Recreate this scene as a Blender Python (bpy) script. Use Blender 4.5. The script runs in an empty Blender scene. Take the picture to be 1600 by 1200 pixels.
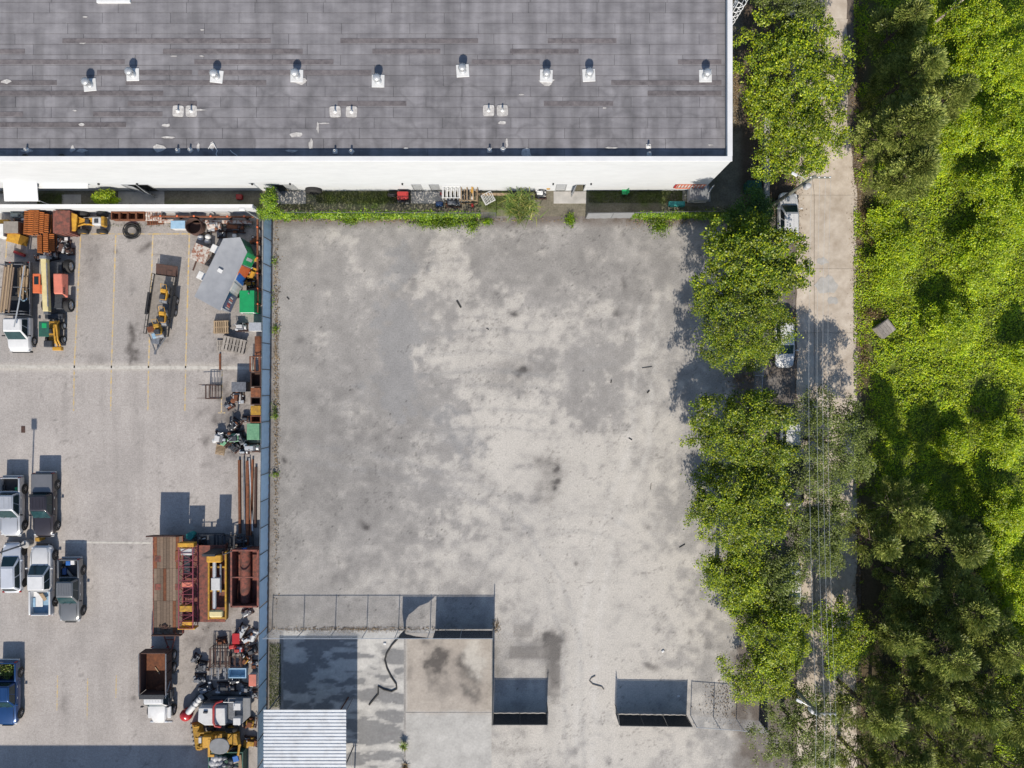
import bpy, bmesh, math, random
import numpy as np
from mathutils import Vector, Matrix
R = math.radians
random.seed(7); rng = np.random.default_rng(11)
SC = bpy.context.scene
COL = SC.collection
# ---------------------------------------------------------------- camera, sky, sun, exposure
H = 70.0          # drone height (m)
S = 17.3          # photograph pixels per metre on the ground
ELEV = 38.0
cam = bpy.data.cameras.new('camera'); cam.sensor_width = 36; cam.lens = 36*S*H/1600; cam.clip_end = 1000
co = bpy.data.objects.new('camera', cam); co.location = (0, 0, H); COL.objects.link(co); SC.camera = co
w = bpy.data.worlds.new('World'); SC.world = w; w.use_nodes = True
nt = w.node_tree; sky = nt.nodes.new('ShaderNodeTexSky'); sky.sky_type = 'NISHITA'; sky.sun_disc = False
sky.sun_elevation = R(ELEV); sky.sun_rotation = R(182); sky.air_density = 1.0; sky.dust_density = 0.6; sky.ozone_density = 1.5
nt.links.new(sky.outputs[0], nt.nodes['Background'].inputs[0]); nt.nodes['Background'].inputs[1].default_value = 0.125
sl = bpy.data.lights.new('sun', 'SUN'); sl.energy = 5.0; sl.angle = R(0.53); sl.color = (1, 0.92, 0.8)
so = bpy.data.objects.new('sun', sl); so.rotation_euler = (R(90-ELEV), 0, R(-2)); so.location = (0, -60, 60); COL.objects.link(so)
SC.view_settings.view_transform = 'Standard'; SC.view_settings.look = 'None'
SC.view_settings.exposure = 0.2; SC.view_settings.gamma = 1
SC.cycles.max_bounces = 6; SC.cycles.transparent_max_bounces = 8

# ---------------------------------------------------------------- helpers
def P(px, py, z=0.0):
    k = (1-z/H)/S
    return Vector(((px-800)*k, (600-py)*k, z))
def tag(o, label=None, cat=None, group=None, kind=None):
    if label: o['label'] = label
    if cat: o['category'] = cat
    if group: o['group'] = group
    if kind: o['kind'] = kind
    return o
def T(name, label, cat, loc=(0, 0, 0), rz=0, group=None):
    o = bpy.data.objects.new(name, None); o.empty_display_size = .2; COL.objects.link(o)
    o.location = loc; o.rotation_euler = (0, 0, R(rz))
    return tag(o, label, cat, group)
def basis(d):
    d = Vector(d).normalized(); a = Vector((0, 0, 1)) if abs(d.z) < .9 else Vector((1, 0, 0))
    u = d.cross(a).normalized(); return u, d.cross(u).normalized()
class MB:
    def __init__(s): s.v = []; s.f = []
    def add(s, vs, fs):
        n = len(s.v); s.v += [tuple(v) for v in vs]; s.f += [tuple(i+n for i in f) for f in fs]; return s
    def box(s, c, d, rz=0, rx=0, ry=0, taper=1.0):
        m = Matrix.Rotation(R(rz), 3, 'Z') @ Matrix.Rotation(R(ry), 3, 'Y') @ Matrix.Rotation(R(rx), 3, 'X'); c = Vector(c)
        vs = []
        for z in (-.5, .5):
            t = taper if z > 0 else 1
            for x, y in ((-.5, -.5), (.5, -.5), (.5, .5), (-.5, .5)): vs.append(c + m @ Vector((x*d[0]*t, y*d[1]*t, z*d[2])))
        return s.add(vs, [(3, 2, 1, 0), (4, 5, 6, 7), (0, 1, 5, 4), (1, 2, 6, 5), (2, 3, 7, 6), (3, 0, 4, 7)])
    def hexa(s, lo, hi):  # 4 lower + 4 upper corners, counter-clockwise
        return s.add(list(lo)+list(hi), [(3, 2, 1, 0), (4, 5, 6, 7), (0, 1, 5, 4), (1, 2, 6, 5), (2, 3, 7, 6), (3, 0, 4, 7)])
    def cyl(s, p0, p1, r0, r1=None, n=10, cap=True):
        r1 = r0 if r1 is None else r1; p0 = Vector(p0); p1 = Vector(p1); u, v = basis(p1-p0); vs = []
        for p, r in ((p0, r0), (p1, r1)):
            for i in range(n):
                a = 2*math.pi*i/n; vs.append(p + u*math.cos(a)*r + v*math.sin(a)*r)
        fs = [(i, (i+1) % n, n+(i+1) % n, n+i) for i in range(n)]
        if cap: fs += [tuple(range(n-1, -1, -1)), tuple(range(n, 2*n))]
        return s.add(vs, fs)
    def tube(s, pts, r, n=6):
        pts = [Vector(p) for p in pts]; vs = []; m = len(pts)
        rr = r if isinstance(r, (list, tuple)) else [r]*m
        u = None
        for i, p in enumerate(pts):
            d = (pts[min(i+1, m-1)]-pts[max(i-1, 0)])
            if u is None: u, _ = basis(d)
            d.normalize(); u = (u - d*u.dot(d)).normalized(); v = d.cross(u)
            for k in range(n):
                a = 2*math.pi*k/n; vs.append(p + (u*math.cos(a)+v*math.sin(a))*rr[i])
        fs = [(i*n+k, i*n+(k+1) % n, (i+1)*n+(k+1) % n, (i+1)*n+k) for i in range(m-1) for k in range(n)]
        fs += [tuple(range(n-1, -1, -1)), tuple(range((m-1)*n, m*n))]
        return s.add(vs, fs)
    def prism(s, poly, z0, z1):
        n = len(poly); vs = [(x, y, z0) for x, y in poly]+[(x, y, z1) for x, y in poly]
        return s.add(vs, [tuple(range(n-1, -1, -1)), tuple(range(n, 2*n))]+[(i, (i+1) % n, n+(i+1) % n, n+i) for i in range(n)])
    def lathe(s, prof, c=(0, 0, 0), n=16, axis='z'):
        vs = []; m = len(prof)
        for r, z in prof:
            for k in range(n):
                a = 2*math.pi*k/n; x, y = r*math.cos(a), r*math.sin(a)
                q = (x, y, z) if axis == 'z' else ((x, z, y) if axis == 'y' else (z, x, y))
                vs.append(Vector(q)+Vector(c))
        fs = [(i*n+k, i*n+(k+1) % n, (i+1)*n+(k+1) % n, (i+1)*n+k) for i in range(m-1) for k in range(n)]
        return s.add(vs, fs)
    def slab(s, q, t=.012):  # thin panel on a quad, pushed out along its normal
        q = [Vector(p) for p in q]; n = (q[1]-q[0]).cross(q[3]-q[0]).normalized()*t
        return s.hexa([p-n*.5 for p in q], [p+n for p in q])
    def build(s, name, m, parent=None, loc=(0, 0, 0), rz=0, smooth=0, bevel=0, seg=1):
        me = bpy.data.meshes.new(name); me.from_pydata(s.v, [], s.f)
        bm = bmesh.new(); bm.from_mesh(me); bmesh.ops.recalc_face_normals(bm, faces=bm.faces); bm.to_mesh(me); bm.free()
        me.materials.append(M(m) if isinstance(m, str) else m)
        if smooth:
            me.polygons.foreach_set('use_smooth', [True]*len(me.polygons)); me.set_sharp_from_angle(angle=R(smooth))
        o = bpy.data.objects.new(name, me); COL.objects.link(o); o.parent = parent; o.location = loc; o.rotation_euler = (0, 0, R(rz))
        if bevel:
            b = o.modifiers.new('bevel', 'BEVEL'); b.width = bevel; b.segments = seg; b.limit_method = 'ANGLE'; b.angle_limit = R(35)
            if smooth == 0 and seg > 1: me.polygons.foreach_set('use_smooth', [True]*len(me.polygons)); me.set_sharp_from_angle(angle=R(50))
        return o
def bx(name, m, parent, c, d, rz=0, bevel=0.015, **k): return MB().box(c, d, rz, **k).build(name, m, parent, bevel=bevel)
def copy_tree(o, parent=None):
    c = o.copy(); COL.objects.link(c); c.parent = parent
    for ch in list(o.children): copy_tree(ch, c)
    return c
def fast_mesh(name, V, F, m, parent=None, col=None, smooth=False):
    V = np.asarray(V, np.float32); F = np.asarray(F, np.int32); k = F.shape[1]
    me = bpy.data.meshes.new(name); me.vertices.add(len(V)); me.vertices.foreach_set('co', V.ravel())
    me.loops.add(F.size); me.loops.foreach_set('vertex_index', F.ravel())
    me.polygons.add(len(F)); me.polygons.foreach_set('loop_start', np.arange(0, F.size, k, dtype=np.int32)); me.polygons.foreach_set('loop_total', np.full(len(F), k, np.int32))
    if smooth: me.polygons.foreach_set('use_smooth', np.ones(len(F), bool))
    if col is not None:
        a = me.attributes.new('Col', 'FLOAT_COLOR', 'POINT'); c4 = np.ones((len(V), 4), np.float32); c4[:, :3] = col; a.data.foreach_set('color', c4.ravel())
    me.update(); me.validate(); me.materials.append(M(m) if isinstance(m, str) else m)
    o = bpy.data.objects.new(name, me); COL.objects.link(o); o.parent = parent
    return o
# value noise in numpy
def vn(x, y, seed=0):
    xi = np.floor(x).astype(np.int64); yi = np.floor(y).astype(np.int64); fx = x-xi; fy = y-yi
    fx = fx*fx*(3-2*fx); fy = fy*fy*(3-2*fy)
    def h(a, b):
        n = (a*374761393+b*668265263+seed*974634777) & 0x7fffffff; n = ((n ^ (n >> 13))*1274126177) & 0x7fffffff
        return ((n ^ (n >> 16)) & 0xffff)/65535.0
    return (h(xi, yi)*(1-fx)+h(xi+1, yi)*fx)*(1-fy)+(h(xi, yi+1)*(1-fx)+h(xi+1, yi+1)*fx)*fy
def fbm(x, y, seed=0, o=5):
    s = 0; a = .5; t = 0
    for i in range(o): s = s+a*vn(x*2**i+17.3*i, y*2**i-9.1*i, seed+i); t += a; a *= .55
    return s/t
def sst(a, b, x): t = np.clip((x-a)/(b-a), 0, 1); return t*t*(3-2*t)

# ---------------------------------------------------------------- materials
MATS = {}; SPEC = {}
def M(k):
    if k not in MATS: MATS[k] = make(k, **SPEC[k])
    return MATS[k]
def make(name, c, c2=None, s=3.0, r=.75, m=0.0, b=.15, st=(1, 1, 1), lo=.35, hi=.7, rnd=.12, world=False, attr=False, spec=.4, coat=0, b2=0, speck=False, ring=False):
    mt = bpy.data.materials.new(name); mt.use_nodes = True; nt = mt.node_tree; N = nt.nodes; Lk = nt.links; bs = N['Principled BSDF']
    c2 = c2 or tuple(x*.6 for x in c)
    tc = N.new('ShaderNodeTexCoord'); oi = N.new('ShaderNodeObjectInfo'); mp = N.new('ShaderNodeMapping'); mp.inputs['Scale'].default_value = st
    if world:
        g = N.new('ShaderNodeNewGeometry'); Lk.new(g.outputs['Position'], mp.inputs[0])
    else:
        Lk.new(tc.outputs['Object'], mp.inputs[0])
        mu = N.new('ShaderNodeMath'); mu.operation = 'MULTIPLY'; mu.inputs[1].default_value = 40; Lk.new(oi.outputs['Random'], mu.inputs[0]); Lk.new(mu.outputs[0], mp.inputs['Location'])
    n1 = N.new('ShaderNodeTexNoise'); n1.inputs['Scale'].default_value = s; n1.inputs['Detail'].default_value = 7; n1.inputs['Roughness'].default_value = .65; Lk.new(mp.outputs[0], n1.inputs[0])
    rp = N.new('ShaderNodeMapRange'); rp.inputs[1].default_value = lo; rp.inputs[2].default_value = hi; Lk.new(n1.outputs[0], rp.inputs[0])
    mx = N.new('ShaderNodeMix'); mx.data_type = 'RGBA'; mx.inputs[6].default_value = (*c, 1); mx.inputs[7].default_value = (*c2, 1); Lk.new(rp.outputs[0], mx.inputs[0])
    out = mx.outputs[2]
    if attr:
        at = N.new('ShaderNodeAttribute'); at.attribute_name = 'Col'; m3 = N.new('ShaderNodeMix'); m3.data_type = 'RGBA'; m3.blend_type = 'MULTIPLY'; m3.inputs[0].default_value = 1
        Lk.new(at.outputs[0], m3.inputs[6]); Lk.new(out, m3.inputs[7]); out = m3.outputs[2]
    if speck or ring:
        g2 = N.new('ShaderNodeNewGeometry'); vo = N.new('ShaderNodeTexNoise' if speck else 'ShaderNodeTexVoronoi'); mr2 = N.new('ShaderNodeMapRange'); m4 = N.new('ShaderNodeMix'); m4.data_type = 'RGBA'; m4.blend_type = 'MULTIPLY'; m4.inputs[0].default_value = 1
        if speck: vo.inputs['Scale'].default_value = 7.5; vo.inputs['Detail'].default_value = 8; vo.inputs['Roughness'].default_value = .8; Lk.new(g2.outputs['Position'], vo.inputs[0]); mr2.inputs[1].default_value = .33; mr2.inputs[2].default_value = .67; mr2.inputs[3].default_value = .72; mr2.inputs[4].default_value = 1.25; Lk.new(vo.outputs[0], mr2.inputs[0]); fac = mr2.outputs[0]
        else:
            # ponding rims: tide marks left where water stands on the lower half of the roof
            vo.feature = 'DISTANCE_TO_EDGE'; vo.inputs['Scale'].default_value = .42; nz = N.new('ShaderNodeTexNoise'); nz.inputs['Scale'].default_value = .7; nz.inputs['Detail'].default_value = 6
            va = N.new('ShaderNodeVectorMath'); va.operation = 'MULTIPLY_ADD'; va.inputs[1].default_value = (2.6, 2.2, 0); Lk.new(g2.outputs['Position'], nz.inputs[0]); Lk.new(nz.outputs[1], va.inputs[0]); Lk.new(g2.outputs['Position'], va.inputs[2]); Lk.new(va.outputs[0], vo.inputs[0])
            mr2.inputs[1].default_value = .0; mr2.inputs[2].default_value = .13; mr2.inputs[3].default_value = .8; mr2.inputs[4].default_value = 1; Lk.new(vo.outputs[0], mr2.inputs[0])
            sx = N.new('ShaderNodeSeparateXYZ'); Lk.new(g2.outputs['Position'], sx.inputs[0]); my = N.new('ShaderNodeMapRange'); my.inputs[1].default_value = 22; my.inputs[2].default_value = 24.5; Lk.new(sx.outputs[1], my.inputs[0])
            mm = N.new('ShaderNodeMath'); mm.operation = 'MAXIMUM'; Lk.new(mr2.outputs[0], mm.inputs[0]); Lk.new(my.outputs[0], mm.inputs[1])
            ns = N.new('ShaderNodeTexNoise'); ns.inputs['Scale'].default_value = 1; ns.inputs['Detail'].default_value = 5; mps = N.new('ShaderNodeMapping'); mps.inputs['Scale'].default_value = (1.1, .1, 1); Lk.new(g2.outputs['Position'], mps.inputs[0]); Lk.new(mps.outputs[0], ns.inputs[0]); ms = N.new('ShaderNodeMapRange'); ms.inputs[1].default_value = .3; ms.inputs[2].default_value = .7; ms.inputs[3].default_value = .74; ms.inputs[4].default_value = 1.2; Lk.new(ns.outputs[0], ms.inputs[0])
            mt2 = N.new('ShaderNodeMath'); mt2.operation = 'MULTIPLY'; Lk.new(mm.outputs[0], mt2.inputs[0]); Lk.new(ms.outputs[0], mt2.inputs[1]); fac = mt2.outputs[0]
        Lk.new(out, m4.inputs[6]); Lk.new(fac, m4.inputs[7]); out = m4.outputs[2]
    if rnd:
        hs = N.new('ShaderNodeHueSaturation'); mr = N.new('ShaderNodeMapRange'); mr.inputs[3].default_value = 1-rnd; mr.inputs[4].default_value = 1+rnd
        Lk.new(oi.outputs['Random'], mr.inputs[0]); Lk.new(mr.outputs[0], hs.inputs['Value']); Lk.new(out, hs.inputs['Color']); out = hs.outputs[0]
    Lk.new(out, bs.inputs['Base Color']); bs.inputs['Roughness'].default_value = r; bs.inputs['Metallic'].default_value = m
    bs.inputs['Specular IOR Level'].default_value = spec; bs.inputs['Coat Weight'].default_value = coat; bs.inputs['Coat Roughness'].default_value = .08
    if b:
        n2 = N.new('ShaderNodeTexNoise'); n2.inputs['Scale'].default_value = s*7 if not b2 else b2; n2.inputs['Detail'].default_value = 4; Lk.new(mp.outputs[0], n2.inputs[0])
        bp = N.new('ShaderNodeBump'); bp.inputs['Strength'].default_value = b; bp.inputs['Distance'].default_value = .03; Lk.new(n2.outputs[0], bp.inputs['Height']); Lk.new(bp.outputs[0], bs.inputs['Normal'])
    return mt
def D(k, c, c2=None, **kw): SPEC[k] = dict(c=c, c2=c2, **kw)
W1 = (1, 1, 1)
D('gravel', W1, (.78, .78, .78), s=12, speck=True, world=True, attr=True, rnd=0, b=.5, r=.95, lo=.3, hi=.75)
D('asphalt', W1, (.8, .79, .79), s=3, speck=True, world=True, attr=True, rnd=0, b=.15, r=.9, lo=.3, hi=.75)
D('dirt', (.15, .105, .075), (.075, .055, .04), s=2.5, world=True, rnd=0, b=.6, r=1)
D('alleysoil', W1, (.6, .6, .55), s=6, world=True, attr=True, rnd=0, b=.6, r=1)
D('roadslab', (.53, .465, .39), (.34, .28, .22), s=.8, world=True, rnd=.05, b=.25, b2=18, r=.9)
D('roadbed', (.16, .13, .1), (.09, .07, .06), s=4, world=True, rnd=0)
D('concrete', (.42, .4, .375), (.3, .29, .27), s=1.5, world=True, rnd=.05, b=.2, b2=14, r=.9)
D('slabc', W1, (.8, .8, .8), s=5, world=True, attr=True, rnd=0, b=.2, r=.85)
D('ypaint', (.5, .34, .1), (.36, .315, .26), s=3.5, world=True, rnd=.1, lo=.38, hi=.56, b=0)
D('wpaint', (.5, .475, .43), (.36, .335, .3), s=3, world=True, rnd=.1, lo=.45, hi=.65, b=0)
D('wallwhite', (.50, .515, .53), (.45, .465, .48), s=.6, world=True, rnd=0, b=.05, st=(1, 1, 3), r=.8)
D('coping', (.66, .66, .66), (.58, .58, .58), s=1, r=.5, rnd=0)
D('sheet', (.232, .223, .232), (.155, .148, .157), s=.55, world=True, rnd=.06, b=.15, b2=30, r=.85, st=(1, 2, 1), ring=True)
D('lap', (.165, .148, .15), (.085, .075, .08), s=2.2, world=True, rnd=.1, b=.1, r=.95)
D('roofbase', (.05, .05, .055), (.03, .03, .035), s=2, world=True, rnd=0)
D('mastic', (.55, .53, .5), (.3, .28, .27), s=5, rnd=.1)
D('galv', (.55, .56, .57), (.4, .41, .42), s=6, r=.45, m=.5, rnd=.08)
D('whitemetal', (.64, .64, .64), (.54, .54, .53), s=3, r=.5, rnd=.05)
D('greydoor', (.3, .31, .32), (.24, .25, .26), s=3, r=.6, rnd=.08)
D('dark', (.02, .02, .022), (.035, .035, .035), s=5, r=.7)
D('rubber', (.018, .018, .019), (.035, .034, .033), s=8, r=.8, rnd=.2)
D('rim', (.5, .5, .51), (.35, .35, .36), s=8, r=.35, m=.7, rnd=.1)
D('glass', (.012, .022, .026), (.02, .035, .04), s=2, r=.06, spec=.5, b=0, rnd=.1)
D('glassb', (.012, .035, .04), (.022, .055, .06), s=2, r=.08, spec=.45, b=0, rnd=.1)
def paint(k, c, m=.0): D(k, c, tuple(x*.88 for x in c), s=1.5, r=.32, m=m, b=0, rnd=.03, coat=.6)
paint('pwhite', (.6, .6, .6)); paint('pblack', (.035, .03, .036), .2); paint('psilver', (.5, .51, .53), .4); paint('pgrey', (.2, .2, .205), .4)
paint('pblue', (.01, .05, .16), .3); paint('pdark', (.03, .03, .033)); paint('phatch', (.6, .62, .66), .3); paint('pred', (.4, .02, .02)); paint('pgrey2', (.16, .165, .17), .3)
D('redlamp', (.35, .02, .02), r=.2); D('headlamp', (.6, .62, .65), r=.1)
D('trim', (.03, .03, .032), r=.6)
D('rust', (.2, .075, .035), (.09, .038, .024), s=4, r=.95, rnd=.2)
D('rustorange', (.36, .12, .028), (.2, .062, .02), s=6, r=.95, rnd=.15)
D('rustdark', (.085, .045, .035), (.045, .03, .027), s=5, r=.95, rnd=.2)
D('rustred', (.22, .075, .055), (.085, .045, .038), s=3, r=.9, rnd=.15, lo=.4, hi=.62)
D('rustwhite', (.5, .47, .43), (.24, .09, .05), s=4, r=.8, lo=.45, hi=.6)
D('lattice', (.25, .05, .075), (.17, .045, .06), s=4, r=.8)
D('yellow', (.55, .3, .03), (.34, .17, .03), s=3, r=.5, rnd=.05)
D('dirtyyellow', (.45, .25, .02), (.2, .11, .03), s=4, r=.7, rnd=.1)
D('orange', (.6, .14, .05), (.5, .11, .04), s=3, r=.5)
D('salmon', (.56, .17, .12), (.42, .14, .1), s=2, r=.55)
D('cream', (.6, .52, .28), (.48, .4, .2), s=2, r=.6)
D('red', (.4, .03, .03), (.22, .03, .025), s=4, r=.5)
D('green', (.01, .3, .1), (.01, .24, .085), s=2, r=.5)
D('darkgreen', (.02, .1, .07), (.02, .06, .05), s=3, r=.6)
D('palegreen', (.16, .34, .2), (.09, .22, .13), s=3, r=.7)
D('teal', (.02, .25, .24), (.02, .2, .19), s=3, r=.5)
D('blue', (.03, .14, .45), (.02, .1, .32), s=3, r=.5)
D('sky', (.28, .42, .55), (.2, .33, .45), s=3, r=.6)
D('steel', (.2, .21, .23), (.1, .105, .12), s=5, r=.55, m=.4, rnd=.25)
D('machine', (.055, .06, .07), (.025, .027, .032), s=6, r=.6, m=.2, rnd=.3)
D('lightgrey', (.5, .5, .5), (.4, .4, .4), s=2, r=.6)
D('midgrey', (.22, .225, .235), (.17, .175, .18), s=2, r=.7)
D('tarp', (.3, .31, .33), (.24, .25, .27), s=1.2, r=.6, b=.2, b2=3)
D('tarpgreen', (.2, .24, .22), (.3, .32, .3), s=3, r=.7)
D('wood', (.36, .26, .16), (.22, .16, .105), s=3, st=(1, 8, 8), r=.9, rnd=.25)
D('oldwood', (.2, .145, .105), (.12, .088, .066), s=2.5, st=(6, 1, 6), r=.95, rnd=.3)
D('greywood', (.3, .27, .24), (.2, .18, .16), s=4, r=.95, rnd=.2)
D('bluescreen', (.46, .62, .78), (.38, .54, .7), s=2, r=.8, rnd=.1)
D('blackscreen', (.025, .027, .032), (.04, .042, .048), s=2, r=.85, rnd=.1)
D('fencesteel', (.12, .125, .13), (.07, .072, .075), s=5, r=.6, m=.3, rnd=.15)
D('palefence', (.33, .36, .4), (.25, .28, .32), s=4, r=.6, m=.2, rnd=.1)
D('polewood', (.2, .2, .165), (.12, .125, .1), s=4, st=(6, 6, 1), r=.9)
D('bark', (.12, .095, .075), (.06, .048, .04), s=5, st=(4, 4, 1), r=1)
D('deadwood', (.34, .29, .25), (.22, .18, .15), s=5, r=1)
D('plastic', (.45, .45, .46), (.2, .21, .24), s=6, r=.5)
D('cable', (.02, .02, .02), r=.6); D('wire', (.6, .62, .62), r=.4, m=.2)
D('corr', (.58, .6, .62), (.42, .42, .42), s=1.2, lo=.45, hi=.85, r=.4, m=.2, rnd=0)
def leafmat(k, ca, cb, cc, tr=.35):
    mt = bpy.data.materials.new(k); mt.use_nodes = True; nt = mt.node_tree; N = nt.nodes; Lk = nt.links; N.remove(N['Principled BSDF'])
    g = N.new('ShaderNodeNewGeometry'); rp = N.new('ShaderNodeValToRGB'); e = rp.color_ramp.elements
    e[0].color = (*ca, 1); e[1].color = (*cc, 1); x = e.new(.5); x.color = (*cb, 1); Lk.new(g.outputs['Random Per Island'], rp.inputs[0])
    n = N.new('ShaderNodeTexNoise'); n.inputs['Scale'].default_value = .7; n.inputs['Detail'].default_value = 3; Lk.new(g.outputs['Position'], n.inputs[0])
    hs = N.new('ShaderNodeHueSaturation'); mr = N.new('ShaderNodeMapRange'); mr.inputs[1].default_value = .3; mr.inputs[2].default_value = .7; mr.inputs[3].default_value = .55; mr.inputs[4].default_value = 1.35
    Lk.new(n.outputs[0], mr.inputs[0]); Lk.new(mr.outputs[0], hs.inputs['Value']); Lk.new(rp.outputs[0], hs.inputs['Color'])
    d = N.new('ShaderNodeBsdfDiffuse'); t = N.new('ShaderNodeBsdfTranslucent'); gl = N.new('ShaderNodeBsdfGlossy'); gl.inputs['Roughness'].default_value = .45
    m1 = N.new('ShaderNodeMixShader'); m1.inputs[0].default_value = tr; m2 = N.new('ShaderNodeMixShader'); m2.inputs[0].default_value = .03
    Lk.new(hs.outputs[0], d.inputs[0]); Lk.new(hs.outputs[0], t.inputs[0]); Lk.new(d.outputs[0], m1.inputs[1]); Lk.new(t.outputs[0], m1.inputs[2])
    Lk.new(m1.outputs[0], m2.inputs[1]); Lk.new(gl.outputs[0], m2.inputs[2]); Lk.new(m2.outputs[0], N['Material Output'].inputs[0]); MATS[k] = mt
leafmat('leafA', (.028, .07, .005), (.115, .18, .006), (.36, .40, .01), .26)
leafmat('leafB', (.04, .09, .006), (.17, .25, .008), (.44, .49, .012), .26)
leafmat('leafD', (.025, .07, .012), (.055, .13, .02), (.12, .23, .03))
leafmat('leafO', (.06, .09, .018), (.135, .18, .03), (.26, .31, .06))
leafmat('vine', (.11, .21, .005), (.26, .38, .007), (.52, .58, .012), .26)
leafmat('hedge', (.04, .1, .005), (.12, .22, .008), (.28, .38, .012), .28)
leafmat('pine', (.08, .12, .022), (.2, .25, .05), (.44, .47, .12), .25)
leafmat('dry', (.1, .065, .03), (.17, .11, .05), (.24, .17, .08), .2)
leafmat('grass', (.05, .075, .012), (.09, .12, .02), (.15, .16, .04), .2)
leafmat('yucca', (.06, .12, .02), (.13, .2, .03), (.3, .28, .07), .25)

# ---------------------------------------------------------------- the ground
def grid(name, x0, y0, x1, y1, res, z, colf, m, parent=None, hf=None):
    a = P(x0, y1); b = P(x1, y0); nx = int((b.x-a.x)/res)+1; ny = int((b.y-a.y)/res)+1
    X, Y = np.meshgrid(np.linspace(a.x, b.x, nx), np.linspace(a.y, b.y, ny)); X = X.ravel(); Y = Y.ravel()
    px = X*S+800; py = 600-Y*S
    Z = np.full_like(X, z) if hf is None else z+hf(px, py)
    i = np.arange(nx*ny).reshape(ny, nx); F = np.stack([i[:-1, :-1], i[:-1, 1:], i[1:, 1:], i[1:, :-1]], -1).reshape(-1, 4)
    return fast_mesh(name, np.stack([X, Y, Z], 1), F, m, parent, col=colf(px, py) if colf else None, smooth=True)
def ell(px, py, L, jit=None):
    f = np.zeros_like(px); q1 = (fbm(px/14, py/14, 201)-.5)+(fbm(px/45, py/45, 203)-.5)*.7; q2 = (fbm(px/14, py/14, 301)-.5)+(fbm(px/45, py/45, 303)-.5)*.7
    for cx, cy, rx, ry, a in L: f = f+a*np.exp(-(((px-cx+q1*rx*2.2)/rx)**2+((py-cy+q2*ry*2.2)/ry)**2))
    return f
def mixc(c, t, d): t = t[:, None]; return c*(1-t)+np.array(d)*t
def lotcol(px, py):
    n1 = fbm(px/70, py/70, 3); n2 = fbm(px/22, py/22, 9); n3 = fbm(px/9, py/9, 21, 3); nh = fbm(px/120, py/18, 31); st = fbm(px/16, py/140, 77)
    c = np.ones((len(px), 3))*np.array([.312, .297, .282])
    c *= (0.7+.36*n2+.24*n3)[:, None]
    pale = ell(px, py, [(720, 560, 90, 45, .5), (770, 650, 130, 55, .55), (840, 690, 110, 60, .6), (690, 420, 60, 90, .35), (740, 480, 70, 60, .35), (900, 740, 90, 70, .4), (950, 800, 60, 90, .4),
        (860, 860, 160, 70, .5), (900, 1000, 160, 110, .8), (1010, 930, 70, 160, .45), (1030, 620, 35, 200, .4), (800, 780, 90, 70, .35), (870, 1170, 260, 60, .8), (620, 900, 200, 60, .2), (850, 560, 60, 40, .4), (600, 400, 80, 90, .12), (960, 1100, 120, 80, .5)])
    dark = ell(px, py, [(625, 480, 34, 70, .5), (618, 570, 26, 60, .55), (600, 612, 40, 22, .45), (640, 405, 26, 26, .4), (670, 645, 60, 26, .4), (720, 690, 40, 24, .45), (690, 520, 60, 20, .2), (900, 600, 60, 60, .08)])
    mk = np.clip(ell(px, py, [(760, 600, 230, 240, 1), (640, 430, 120, 110, .7), (950, 700, 140, 200, .7)]), 0, 1); f = pale*.95-dark*.9*mk+((n1-.5)*.75+(n2-.5)*1.1+(nh-.5)*.8+(n3-.5)*.7)*(.3+.7*mk)
    t = mk*sst(.08, .4, f)*.32+sst(-.1, 1.0, f)*(1-.32*mk)
    c = mixc(c, t*.92, [.535, .502, .457])
    c *= (1+(st-.5)*.12)[:, None]
    g2 = sst(.02, .3, dark+(n2-.5)*.5-.1)*(1-t*.6); c = mixc(c, g2*.42, [.235, .24, .25])
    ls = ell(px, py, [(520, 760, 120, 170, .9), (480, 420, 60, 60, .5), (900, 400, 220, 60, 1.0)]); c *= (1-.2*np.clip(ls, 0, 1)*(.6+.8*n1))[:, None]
    st = ell(px, py, [(803, 491, 5, 5, 1), (818, 579, 8, 5, 1.2), (811, 584, 7, 5, 1), (800, 582, 40, 26, .32), (864, 742, 22, 40, .45), (842, 722, 14, 9, .35), (870, 731, 6, 6, .8), (873, 753, 7, 4, .8), (869, 762, 4, 4, .8), (568, 819, 8, 7, 1), (446, 720, 5, 6, .8), (965, 489, 7, 6, .6),
        (470, 531, 7, 6, .5), (1013, 823, 5, 5, .6), (898, 879, 4, 4, .7), (910, 882, 10, 8, .25), (975, 440, 4, 8, .5), (835, 1012, 45, 22, .4), (862, 1050, 12, 55, .5), (870, 1010, 14, 22, .45), (1022, 1043, 10, 5, .6), (1105, 960, 8, 8, .4), (1108, 1008, 6, 8, .5), (1078, 987, 5, 5, .4), (800, 1170, 40, 8, .3), (885, 965, 6, 60, .12)])
    c = mixc(c, np.clip(st*(.45+1.1*n3), 0, .85), [.05, .045, .045])
    def stroke(pts, w_, a_, col):
        nonlocal c
        d2 = np.full(len(px), 1e9); xx = px+10*(n2-.5); yy = py+10*(n1-.5)
        for (x0, y0), (x1, y1) in zip(pts[:-1], pts[1:]):
            dx, dy = x1-x0, y1-y0; u_ = np.clip(((xx-x0)*dx+(yy-y0)*dy)/(dx*dx+dy*dy), 0, 1); d2 = np.minimum(d2, (xx-x0-u_*dx)**2+(yy-y0-u_*dy)**2)
        c = mixc(c, np.exp(-d2/(w_*w_))*a_*1.35*np.clip(n3*2.4-.5, 0, 1), col)
    def arc(cx, cy, r_, a0, a1): return [(cx+r_*math.cos(R(a)), cy+r_*math.sin(R(a))) for a in np.linspace(a0, a1, 9)]
    for r_ in (150, 178): stroke(arc(905, 980, r_, 185, 300), 4, .3, [.3, .29, .28])
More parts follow.
